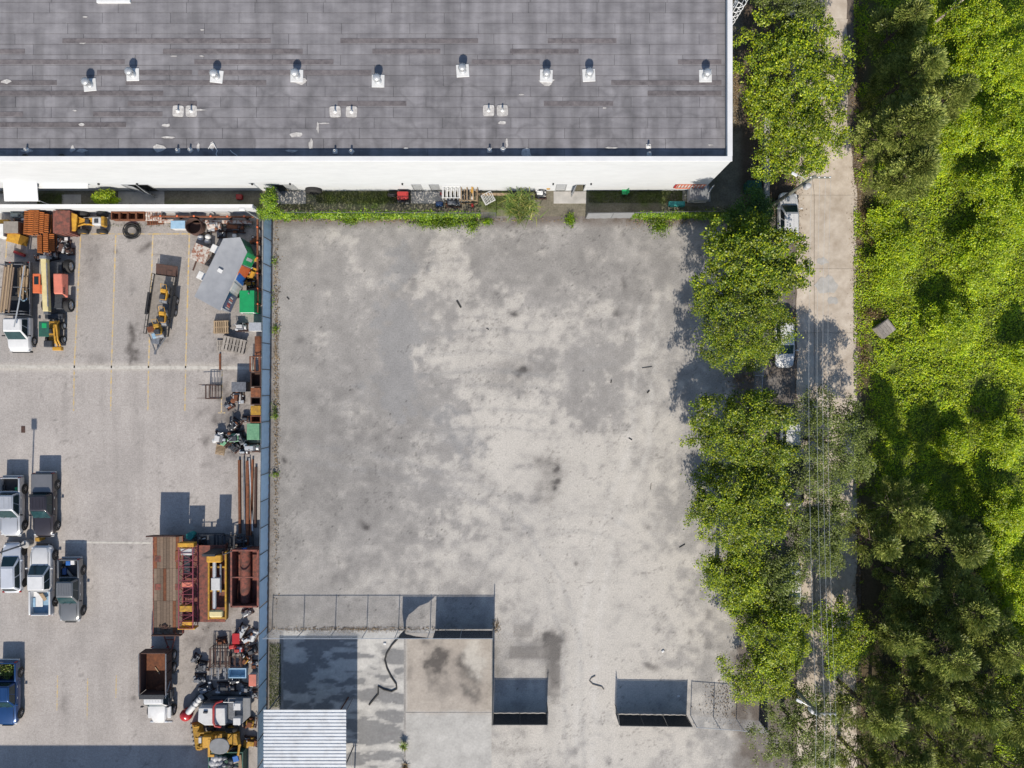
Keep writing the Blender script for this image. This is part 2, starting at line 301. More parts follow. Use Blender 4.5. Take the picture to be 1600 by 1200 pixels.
    for o_ in (0, 27): stroke([(770+o_, 790), (800+o_, 835), (850+o_, 905), (880+o_, 1000), (885+o_, 1190)], 4, .35, [.33, .32, .31]); stroke([(900+o_, 1195), (905+o_, 1000), (930+o_, 850), (985+o_, 700), (1000+o_, 480)], 4.5, .3, [.6, .575, .54]); stroke([(650+o_*.2, 560+o_), (760, 548+o_), (850, 560+o_), (960, 540+o_)], 4, .3, [.27, .265, .26]); stroke([(470, 690+o_), (600, 715+o_), (720, 745+o_), (830, 800+o_)], 5, .25, [.24, .24, .245])
    for yy0 in (516, 581, 602, 640, 668): stroke([(660, yy0+6), (760, yy0), (850, yy0+4)], 3, .4, [.26, .255, .25])
    
    for bx0, by0, bx1, by1, ba in ((797, 1009, 872, 1029, .7), (853, 996, 876, 1088, .65), (802, 975, 833, 995, .5), (776, 1000, 800, 1055, .2)):
        bm2 = sst(bx0-2, bx0+2, px+5*(n2-.5))*sst(bx1+2, bx1-2, px+5*(n2-.5))*sst(by0-2, by0+2, py+6*(n1-.5))*sst(by1+2, by1-2, py+6*(n1-.5)); c = mixc(c, bm2*ba*np.clip(.3+1.2*n3, 0, 1), [.16, .148, .138])
    stroke([(770, 990), (776, 1060)], 5, .5, [.16, .15, .13])
    cr = np.abs(fbm(px/55, py/40, 191)-.5); c *= (1-.35*np.exp(-(cr/.005)**2)*(n1 > .5))[:, None]; cr = np.abs(fbm(px/30, py/34, 193)-.5); c *= (1-.25*np.exp(-(cr/.006)**2)*(n2 > .54))[:, None]
    # brown litter and soil along the edges
    d = np.minimum.reduce([(px-426)/1.2+6, (py-345), np.where(py < 1200, (1152-px)*.9+40*(fbm(px/40, py/40, 55)-.5), 99)])
    lit = sst(16, -6, d+14*(n2-.5)); c = mixc(c, np.clip(lit*(.1+1.5*n3*n2*2), 0, .85), [.16, .13, .11]); c *= (1-.35*lit*n3)[:, None]
    sp = rng.random(len(px)); c = np.where((sp > .9993)[:, None], c*.4, c)
    return c
lot = tag(grid('gravel_lot', 416, 338, 1246, 1380, .145, 0, lotcol, 'gravel'), kind='structure')
def yardcol(px, py):
    n1 = fbm(px/90, py/90, 5); n2 = fbm(px/25, py/25, 6); n3 = fbm(px/7, py/7, 8, 3); st = fbm(px/10, py/120, 12)
    c = np.ones((len(px), 3))*np.array([.385, .355, .332]); c *= (.6+.36*n1+.2*n2+.24*st)[:, None]
    up = sst(575, 560, py); c = mixc(c, up*.5*n2*1.2, [.26, .25, .24])
    pal = np.exp(-((py-574)/5.0)**2)*sst(410, 400, px)*(.5+.7*n2); c = mixc(c, np.clip(pal, 0, .75), [.52, .48, .42])
    st = ell(px, py, [(216, 362, 14, 9, .7), (232, 383, 7, 7, .9), (221, 390, 6, 8, .5), (180, 392, 4, 5, .9), (140, 380, 22, 30, .3), (205, 520, 6, 14, .8), (204, 550, 4, 16, .9), (214, 562, 12, 8, .7), (214, 549, 8, 4, .6), (150, 560, 14, 10, .4), (145, 430, 10, 40, .25), (188, 430, 6, 30, .2), (206, 452, 6, 10, .4),
        (320, 727, 14, 5, .4), (322, 690, 6, 8, .4), (100, 680, 10, 90, .12), (160, 820, 40, 60, .15), (208, 1092, 4, 4, .9), (100, 1100, 5, 12, .4), (350, 940, 50, 30, .35), (330, 1000, 40, 40, .3), (390, 800, 30, 60, .3), (360, 400, 60, 80, .35), (370, 600, 40, 120, .3), (368, 655, 40, 60, .5), (350, 1040, 55, 60, .5), (350, 1140, 55, 45, .55), (345, 850, 50, 20, .7), (60, 395, 45, 40, .35), (330, 350, 80, 16, .5), (250, 540, 60, 50, .2), (60, 870, 60, 50, .25), (250, 1080, 40, 50, .2)])
    c = mixc(c, np.clip(st*(.3+1.2*n3), 0, .8), [.075, .065, .06])
    for cx, cy, r0 in ((90, 612, 26), (230, 705, 20), (235, 1178, 18)):
        r = np.hypot(px-cx, (py-cy)); k = np.exp(-((r-r0)/1.3)**2)*(n2 > .5); c = mixc(c, k*.3, [.15, .14, .14])
    cr = np.abs(fbm(px/60, py/60, 91)-.5); c *= (1-.3*np.exp(-(cr/.006)**2)*(n1 > .45))[:, None]
    return c
yard = tag(grid('asphalt_yard', -260, 333, 416, 1380, .17, 0, yardcol, 'asphalt'), kind='structure')
def alleycol(px, py):
    n2 = fbm(px/22, py/22, 16); n3 = fbm(px/6, py/6, 18, 3); c = np.ones((len(px), 3))*np.array([.2, .18, .14])*(.6+.8*n2)[:, None]
    g = ell(px, py, [(80, 310, 22, 14, 1), (560, 308, 60, 18, 1), (780, 315, 28, 16, 1), (1000, 305, 70, 16, 1), (330, 322, 110, 6, .7), (130, 322, 60, 6, .7)])
    c = mixc(c, np.clip(g*(.4+.9*n3), 0, .9), [.1, .15, .025])
    c = mixc(c, sst(1150, 1165, px)*.8, [.1, .065, .045])
    return c*(.8+.4*n3)[:, None]
tag(grid('alley_soil', -260, -160, 1246, 338, .2, -.006, alleycol, 'alleysoil'), kind='structure')
g = MB(); g.box((0, 0, -.2), (900, 900, .3)); tag(g.build('ground', 'dirt'), kind='structure')
# concrete pads in the alley (children of one paving)
pv = tag(MB().prism([tuple(P(x, y).xy) for x, y in ((0, 303), (58, 303), (58, 322), (0, 322))], 0, .03).build('concrete_paving', 'concrete'), kind='structure')
for (x0, y0, x1, y1) in ((185, 299, 257, 321), (97, 304, 127, 320), (434, 299, 478, 319), (642, 299, 692, 318), (865, 299, 916, 318), (1066, 297, 1110, 315)):
    a = P(x0, y1); b = P(x1, y0); MB().box(((a.x+b.x)/2, (a.y+b.y)/2, .02), (b.x-a.x, b.y-a.y, .05)).build('slab', 'concrete', pv, bevel=.01)
# slabs at the south end of the lot
def slabcol(px, py):
    n1 = fbm(px/40, py/30, 41); n2 = fbm(px/16, py/16, 43); n3 = fbm(px/6, py/6, 45, 3)
    c = np.ones((len(px), 3))*np.array([.44, .425, .4])*(.75+.4*n2)[:, None]
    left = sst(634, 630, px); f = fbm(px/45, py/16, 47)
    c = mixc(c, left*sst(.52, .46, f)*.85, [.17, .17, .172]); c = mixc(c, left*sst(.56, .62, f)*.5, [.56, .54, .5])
    tan = sst(632, 638, px)*sst(772, 766, px)*sst(1120, 1108, py+18*(n1-.5)); c = mixc(c, tan*.7, [.37, .315, .26])
    st = ell(px, py, [(680, 1035, 12, 24, 1), (695, 1028, 10, 18, .9), (672, 1040, 8, 14, .7), (730, 1055, 16, 24, .9), (745, 1085, 14, 16, .7), (720, 1035, 10, 16, .6), (665, 1003, 10, 5, .8), (690, 1075, 20, 20, .3), (640, 1048, 6, 26, .5)])
    c = mixc(c, np.clip(st*(.1+1.7*n2), 0, .88), [.06, .053, .05])
    wp = ell(px, py, [(742, 1025, 12, 28, 1)]); c = mixc(c, np.clip(wp*1.2, 0, .8), [.5, .47, .42])
    c = mixc(c, .7*np.exp(-((py-1142-10*np.sin(px/40))/2.2)**2)*left*(n2 > .5), [.2, .19, .19])
    return c*(.88+.24*n3)[:, None]
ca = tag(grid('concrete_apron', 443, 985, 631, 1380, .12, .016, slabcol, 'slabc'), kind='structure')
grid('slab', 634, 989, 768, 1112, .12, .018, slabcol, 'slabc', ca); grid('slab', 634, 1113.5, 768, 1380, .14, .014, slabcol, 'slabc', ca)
# painted lines on the yard
def line(x0, y0, x1, y1, wpx, m):
    a = P(x0, y0); b = P(x1, y1); d = (b-a); L = d.length; o = MB().box((0, 0, 0), (L, wpx/S, .003)).build('painted_line', m, yard); o.location = ((a.x+b.x)/2, (a.y+b.y)/2, .006); o.rotation_euler.z = math.atan2(d.y, d.x)
for x0, x1 in ((126, 116), (181, 174), (239, 232), (296, 290)): line(x0, 366, x1, 575, 2.2, 'ypaint'); line(x1, 578, x1-1, 642, 2, 'ypaint')
line(11, 366, 9, 405, 2, 'ypaint'); line(124, 365.5, 330, 365.5, 1.8, 'ypaint'); line(347, 580, 346, 645, 1.8, 'ypaint'); line(341, 645, 352, 645, 1.5, 'ypaint')
line(98, 847, 236, 848.5, 3, 'wpaint'); line(0, 573, 400, 575, 5, 'wpaint')
for x, y0, y1 in ((90, 1055, 1110), (137, 1060, 1125), (182, 1055, 1090)): line(x, y0, x-1, y1, 1.6, 'ypaint')
# the road: a bed with concrete panels
rd = MB(); rd.prism([tuple(P(x, y).xy) for x, y in ((1240, 1400), (1345, 1400), (1345, 250), (1328, -170), (1232, -170), (1243, 250))], -.1, .02); road = tag(rd.build('road', 'roadbed'), kind='structure')
ys = [-165, -60, 30, 118, 212, 305, 420, 520, 621, 720, 830, 940, 1050, 1160, 1270, 1395]
for i in range(len(ys)-1):
    for c in (0, 1):
        def ex(t, y): sh = -15*min(1, max(0, 300-y)/110); return 1245+sh+t*93
        t0, t1 = ((0, .285), (.292, 1))[c]; pts = []
        e = lambda: random.uniform(-1.2, 1.2)
        y0, y1 = ys[i]+.2, ys[i+1]-.2; n = 8
        left = [(ex(t0, y0+(y1-y0)*k/n)+(e() if c == 0 else 0), y0+(y1-y0)*k/n) for k in range(n+1)]
        right = [(ex(t1, y0+(y1-y0)*k/n)+(e()*1.3 if c == 1 else 0), y0+(y1-y0)*k/n) for k in range(n+1)]
        poly = [tuple(P(x, y).xy) for x, y in left]+[tuple(P(x, y).xy) for x, y in right[::-1]]
        MB().prism(poly, -.05, .05+random.uniform(0, .008)).build('slab', 'roadslab', road)
# ---------------------------------------------------------------- warehouse
WX1, WY0, ZR, ZP = 17.17, 17.46, 8.8, 9.42
WX0, WY1 = -54.0, 44.0
wh = T('warehouse', 'long white warehouse with grey rolled roofing and round roof vents', 'warehouse', (0, 0, 0))
doors = [(208, 249, 'open'), (434, 469, 'half'), (647, 662, 'shut'), (673.5, 689, 'shut'), (867, 883.5, 'shut'), (897, 912, 'ajar')]
wl = MB(); x = WX0
for a, b, k in doors:
    xa, xb = P(a, 0).x, P(b, 0).x; wl.box(((x+xa)/2, WY0+.125, ZR/2), (xa-x, .25, ZR)); wl.box(((xa+xb)/2, WY0+.125, (2.25+ZR)/2), (xb-xa, .25, ZR-2.25)); x = xb
wl.box(((x+WX1)/2, WY0+.125, ZR/2), (WX1-x, .25, ZR))
wl.build('south_wall', 'wallwhite', wh)
wl = MB(); wl.box((WX1-.125, (WY0+.25+WY1)/2, ZR/2), (.25, WY1-WY0-.25, ZR)); wl.build('side_wall', 'wallwhite', wh)
wl = MB(); wl.box((0-.2+(WX0+WX1)/2, WY1+.125, ZR/2), (WX1-WX0, .25, ZR)); wl.box((WX0-.13, (WY0+WY1)/2, ZR/2), (.25, WY1-WY0, ZR)); wl.build('back_wall', 'wallwhite', wh)
inn = MB(); inn.box(((WX0+WX1)/2, WY0+2.4, 1.3), (WX1-WX0-1, .1, 2.6)); inn.build('inner_wall', 'dark', wh)
pp = MB(); pp.box(((WX0+WX1)/2, WY0+.15, (ZR+ZP)/2+.001), (WX1-WX0, .3, ZP-ZR)); pp.box((WX1-.15, (WY0+.3+WY1)/2, (ZR+ZP)/2+.001), (.3, WY1-WY0-.3, ZP-ZR)); pp.build('parapet', 'wallwhite', wh)
cp = MB(); cp.box(((WX0+WX1)/2+.02, WY0+.14, ZP+.03), (WX1-WX0+.04, .4, .06)); cp.box((WX1-.14, (WY0+.34+WY1)/2, ZP+.03), (.4, WY1-WY0-.34, .06)); cp.build('coping', 'coping', wh, bevel=.015)
for xg in range(11):
    pass
for a, b, k in doors:
    xa, xb = P(a, 0).x, P(b, 0).x; wd = xb-xa
    f = MB(); f.box((xa+.03, WY0+.06, 1.12), (.06, .2, 2.24)); f.box((xb-.03, WY0+.06, 1.12), (.06, .2, 2.24)); f.box(((xa+xb)/2, WY0+.06, 2.21), (wd-.12, .2, .06)); f.build('door_frame', 'greydoor', wh)
    def leaf(hx, wdt, ang):
        o = MB().box((wdt/2, 0, 1.08), (wdt, .05, 2.12)).build('door', 'greydoor', wh, loc=(hx, WY0+.03, .03), rz=ang, bevel=.008)
        MB().cyl((wdt*.88, -.09, 1.0), (wdt*.88, .09, 1.0), .03).build('handle', 'galv', o)
        MB().box((wdt/2, -.03, .3), (wdt*.8, .012, .25)).build('kick_plate', 'galv', o)
    if k == 'shut': leaf(xa+.07, wd-.14, 0)
    elif k == 'open': leaf(xa+wd*.52, wd/2-.08, -38); leaf(xa+.07, wd/2-.1, -14)
    elif k == 'half': leaf(xa+wd/2+.02, wd/2-.1, 0); leaf(xa+.07, wd/2-.1, -50)
    else: leaf(xa+.07, wd-.14, -118)
for px_ in (178, 236, 409, 466, 635, 862, 919): MB().box((P(px_, 0).x, WY0-.08, 2.6), (.14, .16, .2)).build('wall_lamp', 'trim', wh, bevel=.02)
# white canopy and slim awning at the left end
c0 = P(6, 314, 2.6); c1 = P(59, 289, 2.6)
cn = MB(); cn.hexa([(c0.x, c0.y, 2.45), (c1.x, c0.y, 2.45), (c1.x, WY0-.003, 2.65), (c0.x, WY0-.003, 2.65)], [(c0.x, c0.y, 2.55), (c1.x, c0.y, 2.55), (c1.x, WY0-.003, 2.75), (c0.x, WY0-.003, 2.75)])
cno = cn.build('canopy', 'whitemetal', wh, bevel=.01)
for xx in (c0.x+.1, c1.x-.1): MB().cyl((xx, c0.y+.1, 0), (xx, c0.y+.1, 2.45), .04).build('canopy_post', 'whitemetal', cno)
a0 = P(60, 304, 2.5); a1 = P(137, 297, 2.5); MB().box(((a0.x+a1.x)/2, WY0-.2, 2.4), (a1.x-a0.x, .4, .08)).build('awning', 'whitemetal', wh, bevel=.01)
# roof deck, roofing sheets, lap strips
rf = MB().box(((WX0+WX1)/2, (WY0+WY1)/2+.1, ZR-.2), (WX1-WX0-.5, WY1-WY0-.5, .35)).build('roof', 'roofbase', wh)
RS = S*H/(H-ZR)
def RP(px, py, dz=0): v = P(px, py, ZR+dz); return v
RH = 16.38/RS; yb0 = RP(0, 249.4).y; 
SHT = {}
def sheet(nm, m, xa, xb, ya, yb, z, t=.02):
    k = (nm, round(xb-xa, 2), round(yb-ya, 2))
    if k not in SHT:
        o = MB().box((0, 0, 0), (xb-xa, yb-ya, t)).build(nm, m, rf); SHT[k] = o.data
    else:
        o = bpy.data.objects.new(nm, SHT[k]); COL.objects.link(o); o.parent = rf
    o.location = ((xa+xb)/2, (ya+yb)/2, z); return o
for r in range(20):
    ya = yb0+r*RH; off = random.choice([0, 1.35, 2.7, 4.05])+random.uniform(-.1, .1); x = -45.9+off-5.4
    while x < WX1-.4:
        xa = max(x, -46); xb = min(x+5.4, WX1-.35)
        if xb-xa > .2:
            o = sheet('roofing_sheet', 'sheet', xa+.012, xb-.012, ya+.014, ya+RH-.014, ZR+.004+random.uniform(0, .006), .03); o.rotation_euler.x = -.012
        x += 5.4
laps = [(64, [(98, 423), (532, 747), (856, 963)]), (80.5, [(0, 39), (255, 473), (582, 688), (797, 904)]), (97, [(0, 195), (304, 521), (737, 843), (1059, 1127)]), (113.5, [(152, 300), (310, 580)]),
    (129.5, [(0, 89), (197, 416), (955, 1127)]), (146, [(0, 255), (1012, 1127)]), (162, [(200, 308), (528, 635), (850, 958)]), (178.5, [(0, 36), (146, 254)]), (195, [(0, 197)])]
for y, L in laps:
    for a, b in L:
        p = RP(a, y+3.6); q = RP(b, y-3.8); sheet('lap_strip', 'lap', p.x, q.x, p.y, q.y, ZR+.034+random.uniform(0, .004), .012)
def blob(n, rx, ry, rr=.35):
    return [((rx*(1+random.uniform(-rr, rr)))*math.cos(2*math.pi*i/n), (ry*(1+random.uniform(-rr, rr)))*math.sin(2*math.pi*i/n)) for i in range(n)]
for (x, y, rx, ry) in ((128, 195, 4, 3), (114, 233, 4, 5), (128, 236, 8, 3), (250, 232, 10, 6), (260, 196, 6, 3), (263, 215, 9, 2), (42, 236, 9, 3), (130, 68, 5, 1), (316, 47, 3, 1.5), (272, 88, 5, 1), (316, 88, 4, 1), (133, 27, 4, 1.2), (117, 173, 3, 1.4), (462, 211, 11, 4), (456, 236, 10, 2.2), (486, 226, 3, 9), (497, 199, 2, 8), (506, 193, 10, 1), (635, 232, 4, 1.6), (310, 230, 2.5, 7), (332, 229, 4, 6), (822, 240, 9, 9), (785, 192, 7, 2.5), (792, 224, 2, 7), (815, 148, 4, 1.4), (312, 172, 10, 1.4), (855, 128, 12, 6), (470, 126, 10, 6), (955, 231, 8, 1.4), (10, 128, 7, 4), (1150-40, 227, 4, 1.2), (944, 169, 3, 1.2)):
    p = RP(x, y); MB().prism(blob(9, rx/RS, ry/RS), 0, .008).build('mastic_patch', 'mastic', rf, loc=(p.x, p.y, ZR+.046+random.uniform(0, .004)))
def vent():
    v = bpy.data.objects.new('roof_vent', None); COL.objects.link(v); v.parent = wh
    MB().prism([(a*(.5), b*.5) for a, b in ((-1, -1), (1, -1), (1, 1), (-1, 1))], 0, .05).build('flashing_pan', 'whitemetal', v, bevel=.02)
    MB().lathe([(.3, .05), (.24, .16), (.2, .2), (.2, .5)], n=16).build('stem', 'galv', v, smooth=40)
    MB().lathe([(.2, .5), (.29, .56), (.31, .7), (.28, .8), (.2, .87), (.1, .9), (0, .91)], n=18).build('turbine_head', 'galv', v, smooth=50)
    f = MB()
    for i in range(14):
        a = 2*math.pi*i/14; f.box((.305*math.cos(a), .305*math.sin(a), .69), (.02, .05, .24), rz=math.degrees(a)+30)
    f.build('fins', 'galv', v)
    return v
v0 = vent()
for i, (x, y) in enumerate(((141, 133), (208, 117), (339, 120), (464, 119), (591, 127), (723, 111), (853.5, 119), (920, 118), (1102, 119))):
    o = v0 if i == 0 else copy_tree(v0, wh); o.location = RP(x, y)+Vector((0, 0, .03)); o.rotation_euler.z = random.uniform(-.12, .12)
def pipe_vent(sz, hh, r):
    v = bpy.data.objects.new('pipe_vent', None); COL.objects.link(v); v.parent = wh
    MB().prism([(sz*(abs(math.cos(a))**.35)*math.copysign(1, math.cos(a)), sz*(abs(math.sin(a))**.35)*math.copysign(1, math.sin(a))) for a in np.linspace(.13, 6.41, 24)[:-1]], 0, .03).build('flashing_pan', 'mastic', v)
    MB().lathe([(r*2.2, .03), (r*1.3, .12), (r, .14), (r, hh), (r*.7, hh), (r*.7, hh-.1)], n=10).build('pipe', 'whitemetal', v, smooth=40)
    return v
for i, (x, y) in enumerate(((279, 174), (299.5, 174), (524, 175), (549.5, 175), (763.5, 173), (785, 173))):
    if i == 0: v1 = pipe_vent(.44, .4, .07)
    o = v1 if i == 0 else copy_tree(v1, wh); o.location = RP(x, y)+Vector((0, 0, .045)); o.rotation_euler.z = (i % 3-1)*.05
for i, (x, y) in enumerate(((278.5, 236), (298, 235), (524, 237), (549.5, 237), (765, 235), (786, 233.5), (1013, 229), (43, 235), (1014, 241))):
    if i == 0: v2 = pipe_vent(.2, .34, .08)
    o = v2 if i == 0 else copy_tree(v2, wh); o.location = RP(x, y)+Vector((0, 0, .045)); o.rotation_euler.z = i*.8
for x in (41, 98): MB().lathe([(.22, 0), (.24, .12), (.2, .24), (.1, .3), (0, .32)], n=14).build('roof_drain', 'rubber', wh, loc=RP(x, 246)+Vector((0, 0, .04)), smooth=50)
p = RP(179, -6); MB().box((0, 0, .12), (2.65, 1.2, .24)).build('roof_hatch', 'whitemetal', wh, loc=p, bevel=.03)
# caged ladder at the north-east
ld = MB(); lx, ly = WX1+.25, 29.6
for s in (-.25, .25): ld.cyl((lx, ly+s, .3), (lx, ly+s, 10.5), .03, n=6)
for k in range(33): ld.cyl((lx, ly-.25, .5+k*.3), (lx, ly+.25, .5+k*.3), .015, n=5)
for z in np.arange(2.4, 10.6, .75): ld.tube([(lx+.75*math.sin(a)*1.0, ly-.42*math.cos(a), z) for a in np.linspace(0, math.pi, 9)], .03, n=5)
for a in np.linspace(.3, math.pi-.3, 5): ld.cyl((lx+.75*math.sin(a), ly-.42*math.cos(a), 2.4), (lx+.75*math.sin(a), ly-.42*math.cos(a), 10.6), .025, n=5)
ld.build('caged_ladder', 'whitemetal', wh)
for k, (pts, lb) in enumerate((([(326, 233), (330, 226), (334, 224), (337, 230), (340, 236), (338, 241), (341, 247)], 'white cord lying in a hooked curl on the roof by the parapet'), ([(360, 235), (364, 239), (369, 242), (373, 246), (371, 249)], 'short white cord lying zigzag on the roof near the hooked cord'))):
    o = MB().tube([RP(x, y, 0)+Vector((0, 0, .07)) for x, y in pts], .035, n=6).build('white_rope', 'whitemetal'); tag(o, lb, 'cord', 'cords on the roof')
# a building south of the yard: out of the picture, its shadow falls across the yard's lower edge
a = P(-300, 1344); b = P(324, 1344)
nb = T('neighbour_building', 'plain low building south of the yard casting its shadow over the asphalt', 'building', ((a.x+b.x)/2, a.y-6, 0))
MB().box((0, 0, 4), (b.x-a.x, 12, 8)).build('wall', 'wallwhite', nb); MB().box((0, 0, 8.05), (b.x-a.x+.06, 12.05, .1)).build('roof', 'sheet', nb)
# ---------------------------------------------------------------- fences and walls
def fence(name, label, a, b, h, bays, m='fencesteel', screen=None, skip=(), chain=True, arms=False, polys=None, group=None, r=.035):
    a = P(*a); b = P(*b); d = b-a; L = d.length; t = T(name, label, 'fence', a, math.degrees(math.atan2(d.y, d.x)), group)
    po = None
    for i in range(bays+1):
        if po is None: po = MB().cyl((0, 0, 0), (0, 0, h+.06), r, n=8).build('post', m, t)
        else:
            q = bpy.data.objects.new('post', po.data); COL.objects.link(q); q.parent = t; q.location = (L*i/bays, 0, 0)
        if arms: MB().cyl((L*i/bays, 0, h), (L*i/bays, -.25, h+.35), .02, n=5).build('arm', m, t)
    MB().cyl((0, 0, h), (L, 0, h), .028, n=6).build('top_rail', m, t)
    if arms:
        bw = MB()
        for q in (.3, .65, 1): bw.cyl((0, -.25*q, h+.35*q), (L, -.25*q, h+.35*q), .006, n=3)
        bw.build('barbed_wire', m, t)
    if chain:
        ch = MB(); n = int(L/.12)
        for i in range(-int(h/.12), n):
            for sg in (1, -1):
                x0, x1 = i*.12, i*.12+h; z0, z1 = 0.03, h
                if x0 < 0: z0 = -x0; x0 = 0
                if x1 > L: z1 = h-(x1-L); x1 = L
                if z1-z0 < .05: continue
                if sg < 0: z0, z1 = h-z0, h-z1
                ch.cyl((x0, 0, z0), (x1, 0, z1), .003, n=3, cap=False)
        ch.build('chain_mesh', m, t)
    if screen:
        bl = L/bays
        for i in range(bays):
            if i in skip: continue
            v = []; n = 10
            for k in range(n+1):
                for z in (.05, h*.5, h-.02): v.append((bl*(i+.01+.98*k/n), -.045-.02*math.sin(k*1.9+i)*(z < h-.1), z))
            f = [(k*3+j, (k+1)*3+j, (k+1)*3+j+1, k*3+j+1) for k in range(n) for j in range(2)]
            o = MB().add(v, f).build('screen_panel', screen, t); so_ = o.modifiers.new('s', 'SOLIDIFY'); so_.thickness = .006
    if polys:
        for pl in polys:
            n = len(pl); v = [((x-a.x*0), -.05, z) for x, z in pl]; o = MB().add(v, [tuple(range(n))]).build('screen_panel', screen or 'blackscreen', t); so_ = o.modifiers.new('s', 'SOLIDIFY'); so_.thickness = .006
    return t
fence('screened_fence', 'long chain-link fence covered in pale blue screen between yard and gravel lot', (425, 337), (414.5, 1300), 2.35, 24, screen='bluescreen', chain=False)
def u(px): return (px-425)/S
fence('chain_fence', 'chain-link fence across the lot with torn black screen on its right end', (425, 984), (771, 984), 2.44, 7, m='palefence', arms=False,
      screen=None, polys=[[(u(680), .08), (u(770.5), .08), (u(770.5), 2.4), (u(680), 2.4)], [(u(627.5), 1.3), (u(630), .5), (u(631), .1), (u(634), .1), (u(634), .7), (u(637.5), 1.1), (u(645), 1.35), (u(653), 1.7), (u(667), 1.95), (u(678), 2.4), (u(627.5), 2.4)]])
fence('chain_fence', 'chain-link fence running north to south beside the tan stained slab', (771, 968), (770, 1114), 2.44, 4)
fence('gate_fence', 'black screened gate section between the tan slab and the driveway', (771.5, 1114), (853, 1114), 2.44, 2, screen='blackscreen')
fence('gate_brace', 'short braced fence end on the west side of the driveway', (854.5, 1098), (853.8, 1113), 2.3, 1)
fence('gate_brace', 'short braced fence end on the east side of the driveway', (961, 1101), (962.3, 1115), 2.3, 1)
fence('gate_fence', 'black screened gate section east of the driveway', (963.5, 1115.5), (1072, 1117), 2.44, 3, screen='blackscreen')
fence('chain_fence', 'bare chain-link fence from the black screen to the trees', (1079, 1118), (1186, 1126), 2.44, 3, m='palefence')
fence('chain_fence', 'chain-link fence along the lot under the street trees, lower stretch', (1187, 1127), (1186, 1060), 2.3, 3, screen='blackscreen')
fence('chain_fence', 'short chain-link fence glimpsed between the two largest tree crowns', (1176, 640), (1181, 560), 2.3, 3, m='palefence')
fence('vine_fence', 'chain-link fence overgrown with vines along the north edge of the lot', (426, 340), (775, 341), 2.2, 8)
fence('vine_fence', 'chain-link fence with dark sagging screen north of the lot', (915, 341), (1150, 338), 2.2, 6, screen='midgrey', skip=(3, 4, 5))
# white boundary wall of the yard
a = P(-260, 333); b = P(409, 333)
bw = T('boundary_wall', 'low white masonry wall along the north side of the yard', 'wall', ((a.x+b.x)/2, a.y, 0))
MB().box((0, .1, 1.15), (b.x-a.x, .2, 2.3)).build('wall', 'wallwhite', bw); MB().box((0, .1, 2.33), (b.x-a.x+.02, .3, .06)).build('coping', 'coping', bw)
# retaining kerb east of the warehouse
a = P(1196, 330); kb = tag(MB().box((0, 0, .2), (.5, 9, .5)).build('garden_wall', 'concrete', loc=(a.x-.0, a.y+4.6, 0), bevel=.03), 'low tan concrete wall strip beside the road tree', 'wall')
# guard rails of rusty pipe in the yard corner
def guard(name, label, a, b, n):
    a = P(*a); b = P(*b); d = b-a; t = T(name, label, 'guard rail', a, math.degrees(math.atan2(d.y, d.x))); L = d.length
    MB().cyl((-.1, 0, .8), (L+.1, 0, .8), .09, n=10).build('rail', 'rust', t, smooth=40)
    for i in range(n):
        p = MB().cyl((L*(i+.5)/n, .02, 0), (L*(i+.5)/n, .02, .95), .1, n=10).build('post', 'rustdark', t, smooth=40); MB().lathe([(.1, 0), (.07, .05), (0, .07)], (L*(i+.5)/n, .02, .95), n=10).build('cap', 'orange', p)
guard('pipe_guard', 'rusty pipe guard rail below the white wall', (245, 341), (400, 342), 6)
guard('pipe_guard', 'rusty pipe guard rail along the blue screened fence', (407, 346), (407, 488), 6)
for x, y, rx, ry in ((1285, 408, 9, 6), (1291, 446, 16, 14), (1300, 470, 9, 6), (1276, 700, 12, 18), (1268, 860, 10, 16)):
    p = P(x, y); MB().prism(blob(14, rx/S, ry/S, .3), .0, .006).build('broken_patch', 'roadbed' if ry < 4 else 'concrete', road, loc=(p.x, p.y, .0595))

# ---------------------------------------------------------------- vegetation
def leafquads(C, size, up=.6, asp=.6, dirs=None):
    n = len(C); nr = rng.normal(size=(n, 3)); nr /= np.linalg.norm(nr, axis=1)[:, None]; nr[:, 2] = np.abs(nr[:, 2]); nr = nr*(1-up)+np.array([.02, -.52, .85])*up; nr /= np.linalg.norm(nr, axis=1)[:, None]
    t = rng.normal(size=(n, 3)) if dirs is None else dirs+rng.normal(size=(n, 3))*.25
    if dirs is None: t -= nr*(t*nr).sum(1)[:, None]
    t /= np.linalg.norm(t, axis=1)[:, None]; b = np.cross(nr, t); b /= np.maximum(np.linalg.norm(b, axis=1), 1e-4)[:, None]
    s = (size*rng.uniform(.6, 1.35, n))[:, None]
    V = np.stack([C-t*s*.5, C+b*s*.5*asp+nr*s*.06, C+t*s*.5, C-b*s*.5*asp+nr*s*.06], 1).reshape(-1, 3)
    return V, np.arange(4*n).reshape(n, 4)
def clumps(cen, rad, n, k, sg, upper=True):
    d = rng.normal(size=(n, 3)); d /= np.linalg.norm(d, axis=1)[:, None]
    if upper: d[:, 2] = np.where(d[:, 2] < -.25, -d[:, 2], d[:, 2])
    r = rng.uniform(.55, 1.0, n)**.6
    c = np.asarray(cen)+d*r[:, None]*np.asarray(rad)
    return (c[:, None, :]+rng.normal(size=(n, k, 3))*sg*np.array([1, 1, .6])).reshape(-1, 3)
TREES = []
